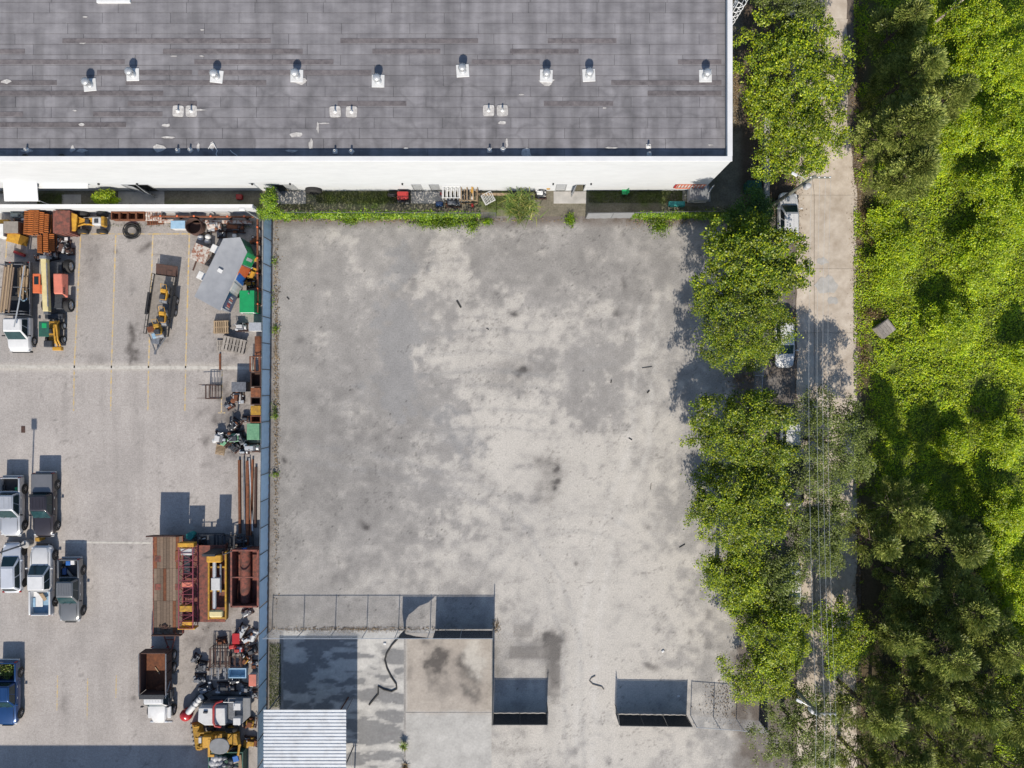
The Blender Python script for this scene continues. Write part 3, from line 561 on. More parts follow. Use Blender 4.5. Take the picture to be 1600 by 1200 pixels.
def tree(name, label, cat, px, py, zc, rx, ry, rz, lobes, per, k, ls, m, sg=.26, trunk=True, group=None, limbs=True, tr=.17):
    c = P(px, py, zc); t = T(name, label, cat, (c.x, c.y, 0), 0, group); L = []
    pts = []
    for i in range(lobes):
        a = i*2.399+random.uniform(-.4, .4); q = math.sqrt((i+.5)/lobes)*random.uniform(.6, .86)
        lc = (rx*q*math.cos(a), ry*q*math.sin(a), zc+rz*(.75*(1-q*q*1.3)-.15)+random.uniform(-.3, .3)*rz*.6)
        lr = random.uniform(.24, .42); L.append(lc)
        nb_ = max(6, int(per*.5)); pts.append(clumps(lc, (rx*lr, ry*lr, rz*lr*1.2), nb_, int(k*4.3), sg*.84))
    pts.append(clumps((0, 0, zc-.1*rz), (rx*.8, ry*.8, rz*.5), int(per*lobes*.08), k, sg*1.3))
    C = np.concatenate(pts); C[:, 2] = np.maximum(C[:, 2], .25); V, F = leafquads(C, ls*.68, up=.55)
    fast_mesh('crown', V, F, m, t)
    if trunk:
        h = zc-.2*rz; MB().tube([(0, 0, -.05), (.05, .03, h*.35), (-.04, .06, h*.7), (0, 0, h+rz*.3)], [tr*1.25, tr, tr*.8, tr*.4], n=8).build('trunk', 'bark', t, smooth=60)
        if limbs:
            for lc in L[:9]: 
                z0 = h*random.uniform(.45, .8); mid = (lc[0]*.5, lc[1]*.5, (z0+lc[2])/2+.3); MB().tube([(0, 0, z0), mid, (lc[0]*.95, lc[1]*.95, lc[2])], [tr*.5, tr*.32, tr*.12], n=5).build('limb', 'bark', t, smooth=60)
    return t
G1 = 'street trees along the road'
def tbox(name, label, x0, y0, x1, y1, zc, rz, lobes, per, k, ls, m, sg=.26, tr=.17, cat='tree', group=G1):
    sc = S*H/(H-zc); return tree(name, label, cat, (x0+x1)/2-(6 if group else 0), (y0+y1)/2, zc, (x1-x0)/2/sc*1.17, (y1-y0)/2/sc*1.27, rz, lobes, per, k, ls, m, sg=sg, tr=tr, group=group)
tbox('broadleaf_tree', 'grey-green loose tree at the top edge beside the sandy track', 1180, -60, 1300, 62, 5, 2.4, 12, 46, 12, .2, 'leafO')
tbox('broadleaf_tree', 'broad yellow-green tree east of the warehouse corner, overhanging the road', 1155, 40, 1335, 195, 5.5, 3, 16, 52, 13, .25, 'leafB')
tbox('broadleaf_tree', 'yellow-green tree just above the white parked car', 1185, 150, 1318, 278, 5, 2.6, 13, 50, 13, .23, 'leafB')
tbox('broadleaf_tree', 'dark green small tree at the north-east corner of the lot', 1134, 306, 1212, 388, 3.4, 1.8, 9, 42, 12, .22, 'leafD', tr=.12)
tbox('broadleaf_tree', 'large glossy-leaved tree over the roof of the upper parked car', 1100, 352, 1262, 470, 6, 3, 15, 52, 12, .29, 'leafA')
tbox('broadleaf_tree', 'fine-leaved olive tree directly below the glossy-leaved tree', 1084, 440, 1238, 577, 5.6, 2.7, 15, 58, 14, .2, 'leafA')
tbox('broadleaf_tree', 'dense round tree west of the wires in the middle of the row', 1080, 612, 1250, 738, 6.2, 3, 15, 56, 13, .23, 'leafA')
tbox('broadleaf_tree', 'broadest dense tree of the row, its crown bulging over the lot', 1070, 715, 1248, 850, 6, 2.9, 16, 58, 13, .23, 'leafA')
tbox('sparse_tree', 'thin olive tree with airy twigs leaning over the road', 1232, 618, 1366, 765, 5, 2.4, 16, 46, 11, .2, 'leafO', sg=.24)
tbox('sparse_tree', 'airy small tree over the road beside the dark car', 1236, 765, 1335, 885, 4.6, 2, 13, 44, 11, .2, 'leafO', sg=.24)
tbox('broadleaf_tree', 'bright tree with ragged left edge over the lot litter', 1086, 848, 1215, 945, 5, 2.2, 12, 46, 12, .22, 'leafB')
tbox('broadleaf_tree', 'dull green tree under the wires in the lower row', 1165, 850, 1262, 960, 4.6, 2.2, 11, 44, 12, .22, 'leafO')
tbox('broadleaf_tree', 'bright tree above the lower gate fence', 1145, 930, 1268, 1030, 5, 2.3, 12, 50, 12, .22, 'leafB')
tbox('broadleaf_tree', 'yellow-green tree nearest the bare chain-link fence', 1148, 1000, 1255, 1090, 4.6, 2, 10, 46, 12, .22, 'leafB')
tbox('sparse_tree', 'light green tree alone on the road side of the wires', 1268, 935, 1354, 1050, 4.8, 2.2, 11, 38, 11, .21, 'leafB')
tbox('broadleaf_tree', 'tree at the bottom edge behind the lower utility pole', 1190, 1070, 1325, 1215, 4.6, 2.4, 14, 44, 12, .21, 'leafO')
tbox('shrub', 'round bright shrub on the corner where the white wall meets the blue fence', 405, 303, 440, 345, 2.4, 1.1, 7, 26, 10, .17, 'hedge', sg=.16, tr=.06, cat='shrub', group=None)
tbox('shrub', 'small bright shrub beside the open warehouse door', 146, 298, 184, 322, 1.3, .7, 6, 24, 10, .16, 'vine', sg=.15, tr=.05, cat='shrub', group=None)
# casuarinas: whorls of feathery plumes
def casuarina(px, py, zt, rad, label, npl, m='pine', zc=.6):
    c = P(px, py, zt*zc); t = T('casuarina_tree', label, 'pine tree', (c.x, c.y, 0), 0, 'feathery trees east of the road'); Cs = []; Ds = []
    MB().tube([(0, 0, -.1), (.1, 0, zt*.5), (0, .1, zt*.97)], [.2, .13, .03], n=7).build('trunk', 'bark', t, smooth=60); br = MB()
    for i in range(int(npl*.95)):
        f = random.random()**.8; z = zt*(.22+.75*f); a = i*2.399+random.uniform(-.3, .3); r = rad*(1.05-f*.85)*random.uniform(.55, 1.0)
        e = np.array([r*math.cos(a), r*math.sin(a), z+r*.25]); br.tube([(0, 0, z-.3), tuple(e*np.array([.55, .55, 1])-np.array([0, 0, .1])), tuple(e)], [.04, .03, .012], n=4)
        d = np.array([math.cos(a)*.75, math.sin(a)*.75, .75]); n = 215; pr = random.uniform(.36, .68)
        q = rng.normal(size=(n, 3)); q *= (rng.random(n)**.4/np.linalg.norm(q, axis=1))[:, None]; q *= np.array([pr, pr, pr*.8])*1.15; Cs.append(e+q); Ds.append(d+q*.9/pr)
    br.build('branches', 'bark', t)
    C = np.concatenate(Cs); Dd = np.concatenate(Ds); Dd /= np.linalg.norm(Dd, axis=1)[:, None]
    V, F = leafquads(C, .285, up=.55, asp=.21, dirs=Dd); fast_mesh('crown', V, F, m, t)
cas = [(1408, 120, 9, 2.6, 'feathery dark tree right of the sandy track, upper one', 70), (1398, 205, 11, 3.2, 'largest feathery dark tree of the upper group', 110), (1400, 272, 8.5, 2.5, 'feathery dark tree lowest of the upper group', 75), (1395, 40, 7, 2.2, 'olive feathery tree near the top edge with bare twigs', 50), (1462, 155, 8, 2, 'pale feathery tree leaning right out of the upper group', 40),
    (1405, 800, 8, 2.3, 'feathery tree at the upper tip of the lower grove', 45), (1362, 845, 7, 1.8, 'feathery tree overhanging the road edge in the lower grove', 30), (1480, 850, 9, 2.4, 'feathery tree on the meadow side of the grove top', 50), (1415, 905, 7, 2.2, 'small feathery tree inside the upper grove shadow', 38), (1490, 945, 9, 2.6, 'yellowish feathery tree in the sunlit middle of the grove', 60),
    (1385, 985, 8, 2.2, 'feathery tree by the road in mid grove', 40), (1455, 1010, 10, 2.8, 'tall feathery tree in the heart of the grove', 70), (1540, 1000, 10, 2.7, 'feathery tree on the right flank of the grove', 60), (1350, 1105, 9, 2.3, 'pale tufted feathery tree nearest the lower road', 48), (1425, 1085, 9, 2.5, 'feathery tree with dark core in the lower grove', 55),
    (1500, 1090, 10, 2.7, 'broad feathery tree in the lower grove', 60), (1575, 1110, 11, 3, 'pale feathery tree near the right bottom corner', 70), (1400, 1175, 9, 2.5, 'feathery tree at the bottom edge nearest the road', 55), (1480, 1180, 9, 2.6, 'feathery tree at the bottom edge in mid grove', 55), (1560, 1195, 10, 2.8, 'feathery tree at the very bottom right corner', 55), (1340, 1190, 7, 2, 'small feathery tree at the bottom beside the road', 34)]
for x, y, zt, rd_, lb, n in cas: casuarina(x+(14 if y < 400 else 6), y, zt*1.1, rd_*(1.15 if y < 400 else 1.4), lb, int(n*1.25), 'pine')
# overgrown meadow
def hv(px, py):
    e = sst(1345, 1385, px); return e*(.05+1.0*fbm(px/70, py/50, 61)**1.6+.4*fbm(px/12, py/10, 63)**1.5)*.95
def vcol(px, py):
    n = fbm(px/15, py/15, 66); c = np.ones((len(px), 3))*np.array([.1, .13, .018])*(.6+.8*n)[:, None]
    c = mixc(c, sst(790, 840, py+20*(n-.5))*sst(1580, 1530, px)*.9, [.05, .04, .025])  # tree shade painted into the ground colour beneath the grove
    return mixc(c, sst(1380, 1345, px+18*(n-.5))*.85, [.13, .095, .06])
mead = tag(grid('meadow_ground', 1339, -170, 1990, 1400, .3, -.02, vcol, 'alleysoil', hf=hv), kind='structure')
def scatter(x0, y0, x1, y1, n): return rng.uniform(x0, x1, n), rng.uniform(y0, y1, n)
x, y = scatter(1333, -60, 1690, 1260, 345000)
dens = fbm(x/24, y/24, 71)*.75+.38*fbm(x/7, y/7, 73, 2)+np.where(x < 1362, -.1, 0)-.3*sst(790, 850, y)*sst(1575, 1520, x)-.2*sst(60, 120, y)*sst(320, 290, y)*sst(1450, 1420, x); k = dens+rng.uniform(-.12, .12, len(x)) > .43; x = x[k]; y = y[k]
Z = hv(x, y); Cv = np.stack([(x-800)/S, (600-y)/S, Z+rng.uniform(.0, .28, len(x))*(.4+fbm(x/20, y/20, 75))], 1)
V, F = leafquads(Cv, .142, up=.55); vo = fast_mesh('vine_cover', V, F, 'vine'); tag(vo, 'bright green vines and weeds blanketing the ground right of the road', 'ground cover', kind='stuff')
sh = [(1480, 515, 46, 3.2, 'vine-clad small tree standing alone mid meadow'), (1530, 410, 60, 2.6, 'low spreading shrub in the middle of the meadow'), (1590, 330, 60, 3.4, 'leafy shrub at the right edge above mid meadow'), (1540, 300, 44, 2.8, 'leafy shrub below the large dark gap'), (1575, 95, 70, 4.2, 'tall leafy tree in the top right corner'), (1520, 45, 54, 3.2, 'leafy tree beside the bare dead tree'), (1500, 200, 40, 2.6, 'shrub left of the large dark gap'), (1580, 215, 60, 3.8, 'tall shrub at the right edge of the upper meadow'),
    (1400, 390, 34, 2, 'round shrub beside the road above the grey block'), (1385, 430, 34, 1.6, 'low shrub on the road verge'), (1380, 350, 28, 1.3, 'scrubby bush on the verge with brown litter'), (1490, 695, 26, 2.2, 'dark little shrub in the lower meadow'), (1560, 690, 40, 3, 'dark broad shrub at the right of the lower meadow'), (1570, 800, 40, 3.2, 'dark shrub above the grove on the right'), (1540, 870, 44, 2.6, 'yellow-green shrub at the grove edge'), (1585, 930, 44, 3, 'leafy shrub at the right edge beside the grove'),
    (1595, 560, 30, 2.8, 'shrub at the right edge, mid height'), (1590, 1010, 36, 2.4, 'bright shrub right of the grove'), (1455, 250, 30, 2, 'shrub at the foot of the largest feathery tree'), (1500, 120, 40, 2, 'brownish tangled shrub in the upper meadow')]
for x, y, r, h, lb in sh:
    h = h*1.25 if x > 1490 else h
    sc = S*H/(H-h*.6); tree('meadow_shrub', lb, 'shrub', x, y, h*.6, r/sc, r/sc*1.05, h*.45, 12, int(18+r*.4), 11, .2, ['vine', 'hedge', 'leafB', 'hedge', 'leafD'][(x*7+y) % 5], sg=.24, group='shrubs in the meadow', tr=.07, limbs=False)
# bare dead tree
c = P(1455, 40); t = T('dead_tree', 'bare grey dead tree with branches reaching right at the top', 'dead tree', (c.x, c.y, 0)); b = MB()
b.tube([(0, 0, 0), (.3, .2, 1.6), (1.1, .8, 3), (2.1, 1.9, 4)], [.13, .11, .08, .03], n=6); t_ = b.build('trunk', 'deadwood', t, smooth=60)
for i in range(11):
    a = random.uniform(-.6, 1.9); f = random.uniform(.3, .9); s = Vector((.3+1.6*f*.9, .2+1.5*f*.9, 1.4+2.3*f)); e = s+Vector((math.cos(a), math.sin(a), .5))*random.uniform(.8, 1.7); MB().tube([s, (s+e)/2+Vector((0, .1, .1)), e], [.05, .035, .012], n=5).build('branch', 'deadwood', t)
for i, (x, y, a_, L_, lb) in enumerate(((1480, 100, 20, 2.4, 'dry fallen branch lying below the dead tree'), (1585, 205, 150, 2, 'dry fallen branch by the large right shrub'), (1500, 205, 60, 1.6, 'dry twiggy branch left of the large dark gap'), (1560, 845, 200, 2.2, 'dry branch beside the dark shrub above the grove'))):
    p = P(x, y, .9); b = MB(); d = Vector((math.cos(R(a_)), math.sin(R(a_)), .05)); b.tube([(0, 0, 0), d*L_*.5+Vector((0, 0, .25)), d*L_], [.05, .04, .015], n=5)
    for j in range(4): q = d*L_*random.uniform(.3, .9)+Vector((0, 0, .15)); b.tube([q, q+Vector((random.uniform(-.5, .5), random.uniform(-.5, .5), .3))], [.022, .008], n=4)
    o = b.build('fallen_branch', 'deadwood', loc=(p.x, p.y, .75)); tag(o, lb, 'branch', 'dry branches')
# hedge of vines along the lot's north fence, tufts, grass strip
def patch(name, label, cat, C, ls, m, up=.5, asp=.6, kind='stuff'):
    V, F = leafquads(C, ls, up=up, asp=asp); o = fast_mesh(name, V, F, m); return tag(o, label, cat, kind=kind)
n = 17000; x = rng.uniform(418, 1150, n); kk = ((x < 752) | (x > 985)) & (rng.random(n) < np.where((x > 690) & (x < 752), .6, 1)); x = x[kk]; n = len(x)
xs = fbm(x/30, x*0, 81); tt = rng.random(n); w_ = 2+16*xs; z = tt*2.2; y = 343-6*(1-tt)*rng.random(n)+rng.normal(size=n)*w_*.24-1; C = np.stack([(x-800)/S, (600-y)/S, np.clip(z+rng.normal(size=n)*.12, .05, 2.6)], 1)
patch('vine_hedge', 'bright green vines smothering the fence north of the lot', 'vines', C, .17, 'hedge')
C = []
for cx, cy, rx, ry, n in ((547, 345, 14, 7, 500), (690, 348, 45, 9, 2600), (738, 352, 9, 12, 500), (762, 347, 9, 6, 300), (890, 344, 8, 10, 500), (1030, 352, 16, 16, 900), (1012, 342, 10, 6, 250), (448, 343, 6, 4, 100), (430, 410, 5, 8, 60), (431, 515, 6, 8, 110), (429, 640, 4, 12, 80), (431, 650, 6, 4, 80), (430, 741, 6, 5, 90), (428, 470, 3, 20, 40), (700, 975, 0, 0, 1)):
    a = rng.normal(size=(n, 2))*.5; C.append(np.stack([(cx+a[:, 0]*rx-800)/S, (600-cy-a[:, 1]*ry)/S, np.abs(rng.normal(size=n))*.22+.03], 1))
patch('weeds', 'weed tufts growing at the edges of the gravel lot', 'weeds', np.concatenate(C), .17, 'hedge', up=.3, asp=.35)
C = []
for cx, cy, rx, ry, n in ((430, 1055, 9, 50, 3500), (300, 323, 190, 5, 2600), (560, 309, 66, 9, 4600), (1000, 306, 80, 11, 6000), (785, 316, 28, 12, 1600), (80, 312, 20, 10, 900), (1100, 330, 45, 8, 900), (280, 352, 110, 3, 500), (380, 352, 18, 6, 300)):
    a = rng.uniform(-1, 1, size=(n, 2)); C.append(np.stack([(cx+a[:, 0]*rx-800)/S, (600-cy-a[:, 1]*ry)/S, rng.random(n)*.1+.02], 1))
patch('grass', 'patchy grass in the alley and beside the blue fence', 'grass', np.concatenate(C), .12, 'grass', up=.3, asp=.25)
C = []
for cx, cy, rx, ry, n in ((560, 984, 130, 4, 900), (432, 600, 4, 250, 1500), (1130, 1095, 26, 30, 350), (1150, 900, 20, 40, 900), (1340, 300, 9, 300, 5500), (620, 344, 190, 3, 900), (1165, 590, 30, 20, 500), (1150, 130, 6, 60, 900), (1340, 900, 8, 300, 3000), (1243, 330, 8, 60, 500), (1248, 200, 10, 150, 800), (1030, 345, 40, 8, 400), (775, 980, 5, 10, 120)):
    a = rng.normal(size=(n, 2))*.6; C.append(np.stack([(cx+a[:, 0]*rx-800)/S, (600-cy-a[:, 1]*ry)/S, rng.random(n)*.05+.02], 1))
patch('leaf_litter', 'dry brown leaf litter along fences and verges', 'leaf litter', np.concatenate(C), .12, 'dry', up=.8, asp=.5)
C = []
for cx, cy, rx, ry, n in ((1364, 372, 12, 16, 900), (1362, 492, 16, 10, 800), (1352, 335, 8, 20, 600), (1500, 108, 30, 10, 900), (1455, 118, 14, 8, 400), (1350, 560, 6, 40, 500), (1590, 640, 10, 14, 300), (1520, 640, 14, 6, 200)):
    a = rng.normal(size=(n, 2))*.55; qx, qy = cx+a[:, 0]*rx, cy+a[:, 1]*ry; C.append(np.stack([(qx-800)/S, (600-qy)/S, hv(qx, qy)+.12+rng.random(n)*.25], 1))
patch('dry_grass', 'dry tan grass patches among the vines along the road verge', 'dry grass', np.concatenate(C), .16, 'dry', up=.3, asp=.3)
def strap_plant(name, label, px, py, n, L, m, h=.3, groups=1, spread=.5, trunk=False):
    p = P(px, py); t = T(name, label, 'plant', (p.x, p.y, 0)); Vs = []; Fs = []
    for i in range(n):
        a = random.uniform(0, 6.28); ox, oy = random.gauss(0, spread), random.gauss(0, spread); l = L*random.uniform(.6, 1.1); e = random.uniform(.35, 1.25); b = len(Vs); wd = .045
        for j in range(4):
            f = j/3; r = l*f*math.cos(e*(1-.5*f)); z = h+l*(math.sin(e)*f-.45*f*f); ww = wd*(1-f*.85); Vs += [(ox+r*math.cos(a)-ww*math.sin(a), oy+r*math.sin(a)+ww*math.cos(a), max(z, .03)), (ox+r*math.cos(a)+ww*math.sin(a), oy+r*math.sin(a)-ww*math.cos(a), max(z, .03))]
        Fs += [(b+2*j, b+2*j+1, b+2*j+3, b+2*j+2) for j in range(3)]
    fast_mesh('leaves', Vs, Fs, m, t); MB().lathe([(.1, 0), (.08, h), (.03, h+.25)], n=8).build('stem', 'bark', t); return t
strap_plant('strap_leaf_plant', 'tall strap-leaved clump growing over the fence in front of the white wall', 815, 326, 420, 1.2, 'yucca', h=1.1, spread=.55)
strap_plant('strap_leaf_plant', 'spiky yellow-tipped plant growing from the slab joint', 631, 1163, 60, .55, 'yucca', h=.3, spread=.05)
strap_plant('strap_leaf_plant', 'dry spiky tuft at the bottom edge of the slab joint', 633, 1197, 40, .45, 'dry', h=.05, spread=.08)

# ---------------------------------------------------------------- vehicles
def wheel(parent, x, y, r=.37, w=.24, rim='rim', side=1, name='wheel'):
    wv = bpy.data.objects.new(name, None); COL.objects.link(wv); wv.parent = parent; wv.location = (x, y, r)
    h = w/2; MB().lathe([(r*.6, -h), (r*.93, -h), (r, -h*.6), (r, h*.6), (r*.93, h), (r*.6, h), (r*.55, 0), (r*.6, -h)], n=20, axis='y').build('tyre', 'rubber', wv, smooth=40)
    f = MB(); f.lathe([(0, h*.72*side), (r*.18, h*.78*side), (r*.22, h*.5*side), (r*.5, h*.55*side), (r*.61, h*.86*side), (r*.61, -h*.5*side)], n=18, axis='y')
    for i in range(5): a = i*1.2566; f.box((r*.38*math.cos(a), h*.68*side, r*.38*math.sin(a)), (r*.44, .03, r*.11), ry=-math.degrees(a))
    f.build('rim', rim, wv, smooth=35)
    return wv
def loft(mb, st, K=None):
    # st: (x, halfwidth, zbottom, ztop, shoulder)
    n = 10; vs = []
    for x, w, zb, zt, sh in st:
        prof = [(-w*.94, zb), (-w, zb+(zt-zb)*.4), (-w*.985, zt-sh), (-w*.93, zt-sh*.25), (-w*.8, zt), (w*.8, zt), (w*.93, zt-sh*.25), (w*.985, zt-sh), (w, zb+(zt-zb)*.4), (w*.94, zb)]
        vs += [(x, y, z) for y, z in prof]
    fs = [(i*n+k, i*n+(k+1) % n, (i+1)*n+(k+1) % n, (i+1)*n+k) for i in range(len(st)-1) for k in range(n)]
    fs += [tuple(range(n)), tuple(range((len(st)-1)*n, len(st)*n))]
    return mb.add(vs, fs)
def lerp4(q, u, v): q = [Vector(p) for p in q]; return (q[0]*(1-u)+q[1]*u)*(1-v)+(q[3]*(1-u)+q[2]*u)*v
def cabin(t, x0, x1, x2, x3, zb, zt, wb, wt, m, glass='glass', pillars=1, ribs=0, rear=True):
    # x0 rear base, x1 rear top, x2 front top, x3 front base
    lo = [(x0, -wb, zb), (x3, -wb, zb), (x3, wb, zb), (x0, wb, zb)]; hi = [(x1, -wt, zt), (x2, -wt, zt), (x2, wt, zt), (x1, wt, zt)]
    cb = MB().hexa(lo, hi).build('cab', m, t, bevel=.15, seg=4)
    rf_ = MB(); rf_.box(((x1+x2)/2, 0, zt+.012), (x2-x1-.16, wt*2-.16, .03)); ro = rf_.build('roof', m, t, bevel=.03, seg=2)
    for i in range(ribs): bx('rib', m, ro, ((x1+x2)/2, -wt*.6+i*wt*1.2/max(1, ribs-1), zt+.04), (x2-x1-.4, .05, .03))
    fq = [lo[1], lo[2], hi[2], hi[1]]; rq = [lo[3], lo[0], hi[0], hi[3]]; sq = [lo[0], lo[1], hi[1], hi[0]]; pq = [lo[2], lo[3], hi[3], hi[2]]
    def pane(nm, q, u0, u1, v0, v1): MB().slab([lerp4(q, u0, v0), lerp4(q, u1, v0), lerp4(q, u1, v1), lerp4(q, u0, v1)], .014).build(nm, glass if nm != 'windshield' else 'glassb', t)
    pane('windshield', fq, .07, .93, .06, .93)
    if rear: pane('rear_window', rq, .1, .9, .15, .88)
    e = [0.06]+[.06+.86*(i+1)/(pillars+1) for i in range(pillars)]+[.94]
    for i in range(len(e)-1):
        pane('side_window', sq, e[i]+.02, e[i+1]-.02, .14, .88); pane('side_window', pq, 1-e[i+1]+.02, 1-e[i]-.02, .14, .88)
def lamps(t, xf, xr, w, zf, zr):
    for s in (-1, 1):
        bx('headlight', 'headlamp', t, (xf, s*w, zf), (.14, .34, .18), bevel=.04); bx('tail_light', 'redlamp', t, (xr, s*(w+.1), zr), (.08, .14, .34), bevel=.02)
def mirrors(t, x, w, z, m):
    for s in (-1, 1): q = MB(); q.box((x, s*(w+.13), z), (.12, .22, .18)); q.box((x+.02, s*(w+.01), z-.06), (.05, .14, .04)); q.build('mirror', m, t, bevel=.03)
def pickup(label, px, py, rz, m, L=5.7, crew=True, ribs=0, tonneau=None, lamp=True, bedm='trim', W=.98, tool=None, group='pickup trucks in the yard'):
    t = T('pickup_truck', label, 'pickup truck', P(px, py), rz, group); h = L/2; cl = 2.15 if crew else 1.45; bl = L-1.55-cl-.45
    xb = -h+.12+bl; xc = xb+cl   # bed front, cab base front
    f = MB(); loft(f, [(xb, W, .42, 1.12, .16), (xb+cl*.5, W, .4, 1.13, .16), (xc-.05, W, .4, 1.13, .16), (xc+.45, W*.985, .42, 1.11, .15), (h-.7, W*.965, .44, 1.07, .2), (h-.4, W*.93, .46, 1.0, .25), (h-.2, W*.85, .48, .93, .25), (h-.08, W*.72, .5, .85, .22), (h, W*.5, .52, .74, .1)]); f.build('body', m, t, smooth=35)
    hd = MB(); loft(hd, [(xc+.12, W*.72, 1.06, 1.15, .05), (xc+.6, W*.74, 1.06, 1.16, .05), (h-.5, W*.68, 1.0, 1.085, .05), (h-.22, W*.55, .9, 1.0, .05)]); hd = hd.build('hood', m, t, smooth=35); [MB().box((xc+.75, s_*W*.76, 1.13), (1.1, .018, .02)).build('hood_seam', 'trim', hd) for s_ in (-1, 1)]; [MB().tube([(xc+.2, y_, 1.17), (xc+.02, y_+.35, 1.32)], .012, n=4).build('wiper', 'trim', t) for y_ in (-.5, .1)]
    # load bed
    s = MB()
    for sg in (-1, 1): s.box((-h+.12+bl/2, sg*(W-.09), .86), (bl, .16, .72))
    s.build('bed_side', m, t, bevel=.05, seg=2)
    bx('tailgate', m, t, (-h+.14, 0, .9), (.1, W*2-.36, .62), bevel=.03); bx('bed_floor', bedm, t, (-h+.12+bl/2, 0, .62), (bl-.1, W*2-.34, .06), bevel=0)
    bx('bulkhead', m, t, (xb-.04, 0, .9), (.08, W*2-.36, .6))
    for sg in (-1, 1): bx('wheel_housing', bedm, t, (-h+1.18, sg*(W-.28), .72), (.85, .22, .24), bevel=.05)
    if tonneau: bx('bed_cover', tonneau, t, (-h+.12+bl/2-.0, 0, 1.235), (bl-.08, W*2-.14, .05), bevel=.02)
    cabin(t, xb+.04, xb+.2, xc-.62, xc+.16, 1.1, 1.83, W*.93, W*.74, m, pillars=1 if crew else 0, ribs=ribs)
    bx('front_bumper', 'galv' if m != 'pwhite' else 'trim', t, (h-.06, 0, .5), (.2, W*1.45, .2), bevel=.08); bx('rear_bumper', 'galv', t, (-h+.03, 0, .55), (.16, W*1.85, .2), bevel=.04)
    bx('grille', 'trim', t, (h+.0, 0, .76), (.06, W*1.0, .2), bevel=.02); lamps(t, h-.24, -h+.1, W-.25, .84, .95); mirrors(t, xc-.12, W, 1.2, m if m in ('pwhite', 'pblue') else 'trim')
    for x in (-h+1.18, h-.95):
        for sg in (-1, 1): MB().lathe([(0, 0), (.47, 0), (.47, .02), (0, .02)], (x, sg*W-.012, .47), n=18, axis='y').build('wheel_arch', 'dark', t); wheel(t, x, sg*(W-.085), .39, .25, side=sg)
    for sg in (-1, 1):
        for k in range(2 if crew else 1): bx('door_handle', 'galv', t, (xb+.5+k*1.0, sg*(W+.005), .98), (.2, .03, .04), bevel=.01)
    return t, (-h+.12, -h+.12+bl)
def car(label, px, py, rz, m, L=4.5, suv=False, group='cars', W=.9, name='car', hatch=True):
    t = T(name, label, 'car', P(px, py), rz, group); h = L/2; zt = 1.7 if suv else 1.46; zb = 1.0 if suv else .9
    f = MB(); loft(f, [(-h, W*.62, .5, .78, .1), (-h+.07, W*.82, .42, zb-.08, .2), (-h+.25, W*.95, .36, zb, .2), (-h+1, W, .3, zb+.03, .18), (0, W, .3, zb+.02, .16), (h-1.5, W, .3, zb, .16), (h-.7, W*.96, .32, zb-.1, .2), (h-.3, W*.88, .36, zb-.2, .2), (h-.1, W*.74, .4, zb-.3, .16), (h, W*.5, .44, zb-.38, .1)]); f.build('body', m, t, smooth=40)
    cabin(t, -h+.16, -h+(.55 if suv or hatch else 1.1), h-2.05, h-1.2, zb-.02, zt, W*.9, W*.68, m, pillars=2 if suv else 1)
    bx('front_bumper', 'trim', t, (h-.1, 0, .42), (.16, W*1.4, .14), bevel=.04); bx('rear_bumper', 'trim', t, (-h+.06, 0, .45), (.16, W*1.5, .14), bevel=.04)
    for s in (-1, 1): bx('headlight', 'headlamp', t, (h-.34, s*W*.72, zb-.22), (.34, .2, .1), rz=-s*18, bevel=.03); bx('tail_light', 'redlamp', t, (-h+.14, s*W*.82, zb-.1), (.16, .22, .14), bevel=.03)
    mirrors(t, h-1.55, W, zb+.1, m)
    for x in (-h+.82, h-.85):
        for sg in (-1, 1): MB().lathe([(0, 0), (.4, 0), (.4, .02), (0, .02)], (x, sg*W-.012, .4), n=18, axis='y').build('wheel_arch', 'dark', t); wheel(t, x, sg*(W-.08), .33, .22, side=sg)
    for sg in (-1, 1): bx('door_handle', 'trim', t, (-.3, sg*W, zb-.06), (.18, .03, .035), bevel=.01)
    return t
t, bd = pickup('charcoal crew-cab pickup with closed bed cover', 78, 786, -90, 'pblack', 5.8, tonneau='pgrey', ribs=4)
t, bd = pickup('silver pickup with tools in its open bed, left of the charcoal pickup', 27, 789, -90, 'psilver', 5.4, ribs=3)
ps = t
t, bd = pickup('white crew-cab pickup parked nose to nose with the charcoal pickup', 74, 903, 90, 'pwhite', 6.3, ribs=0, bedm='sky')
t, bd = pickup('grey and black pickup with ribbed roof, rightmost of the parked vehicles', 118, 918, -90, 'pgrey2', 5.75, ribs=5)
t, bd = pickup('blue pickup with leafy load at the lower left edge', 21, 1077, -90, 'pblue', 5.8, ribs=3)
car('pale silver hatchback left of the white crew-cab pickup', 27, 884, 91, 'phatch', 4.5)
car('white hatchback parked under the glossy-leaved street tree, dark rear glass showing', 1227, 343, 90, 'pwhite', 4.6, suv=True)
car('white car with blue-tinted windshield half under the olive tree', 1222, 535, -90, 'pwhite', 4.6)
car('dark car between the dense tree and the airy tree', 1236, 752, -90, 'pdark', 4.6, suv=True)
car('white car almost hidden beneath the crowns above the dark car', 1231, 690, -90, 'pwhite', 4.4)
car('white car almost hidden beneath the lower tree crowns', 1232, 915, -90, 'pwhite', 4.5)
car('dark car at the far left edge showing only its shadow side', -20, 800, -90, 'pdark', 4.8, suv=True)
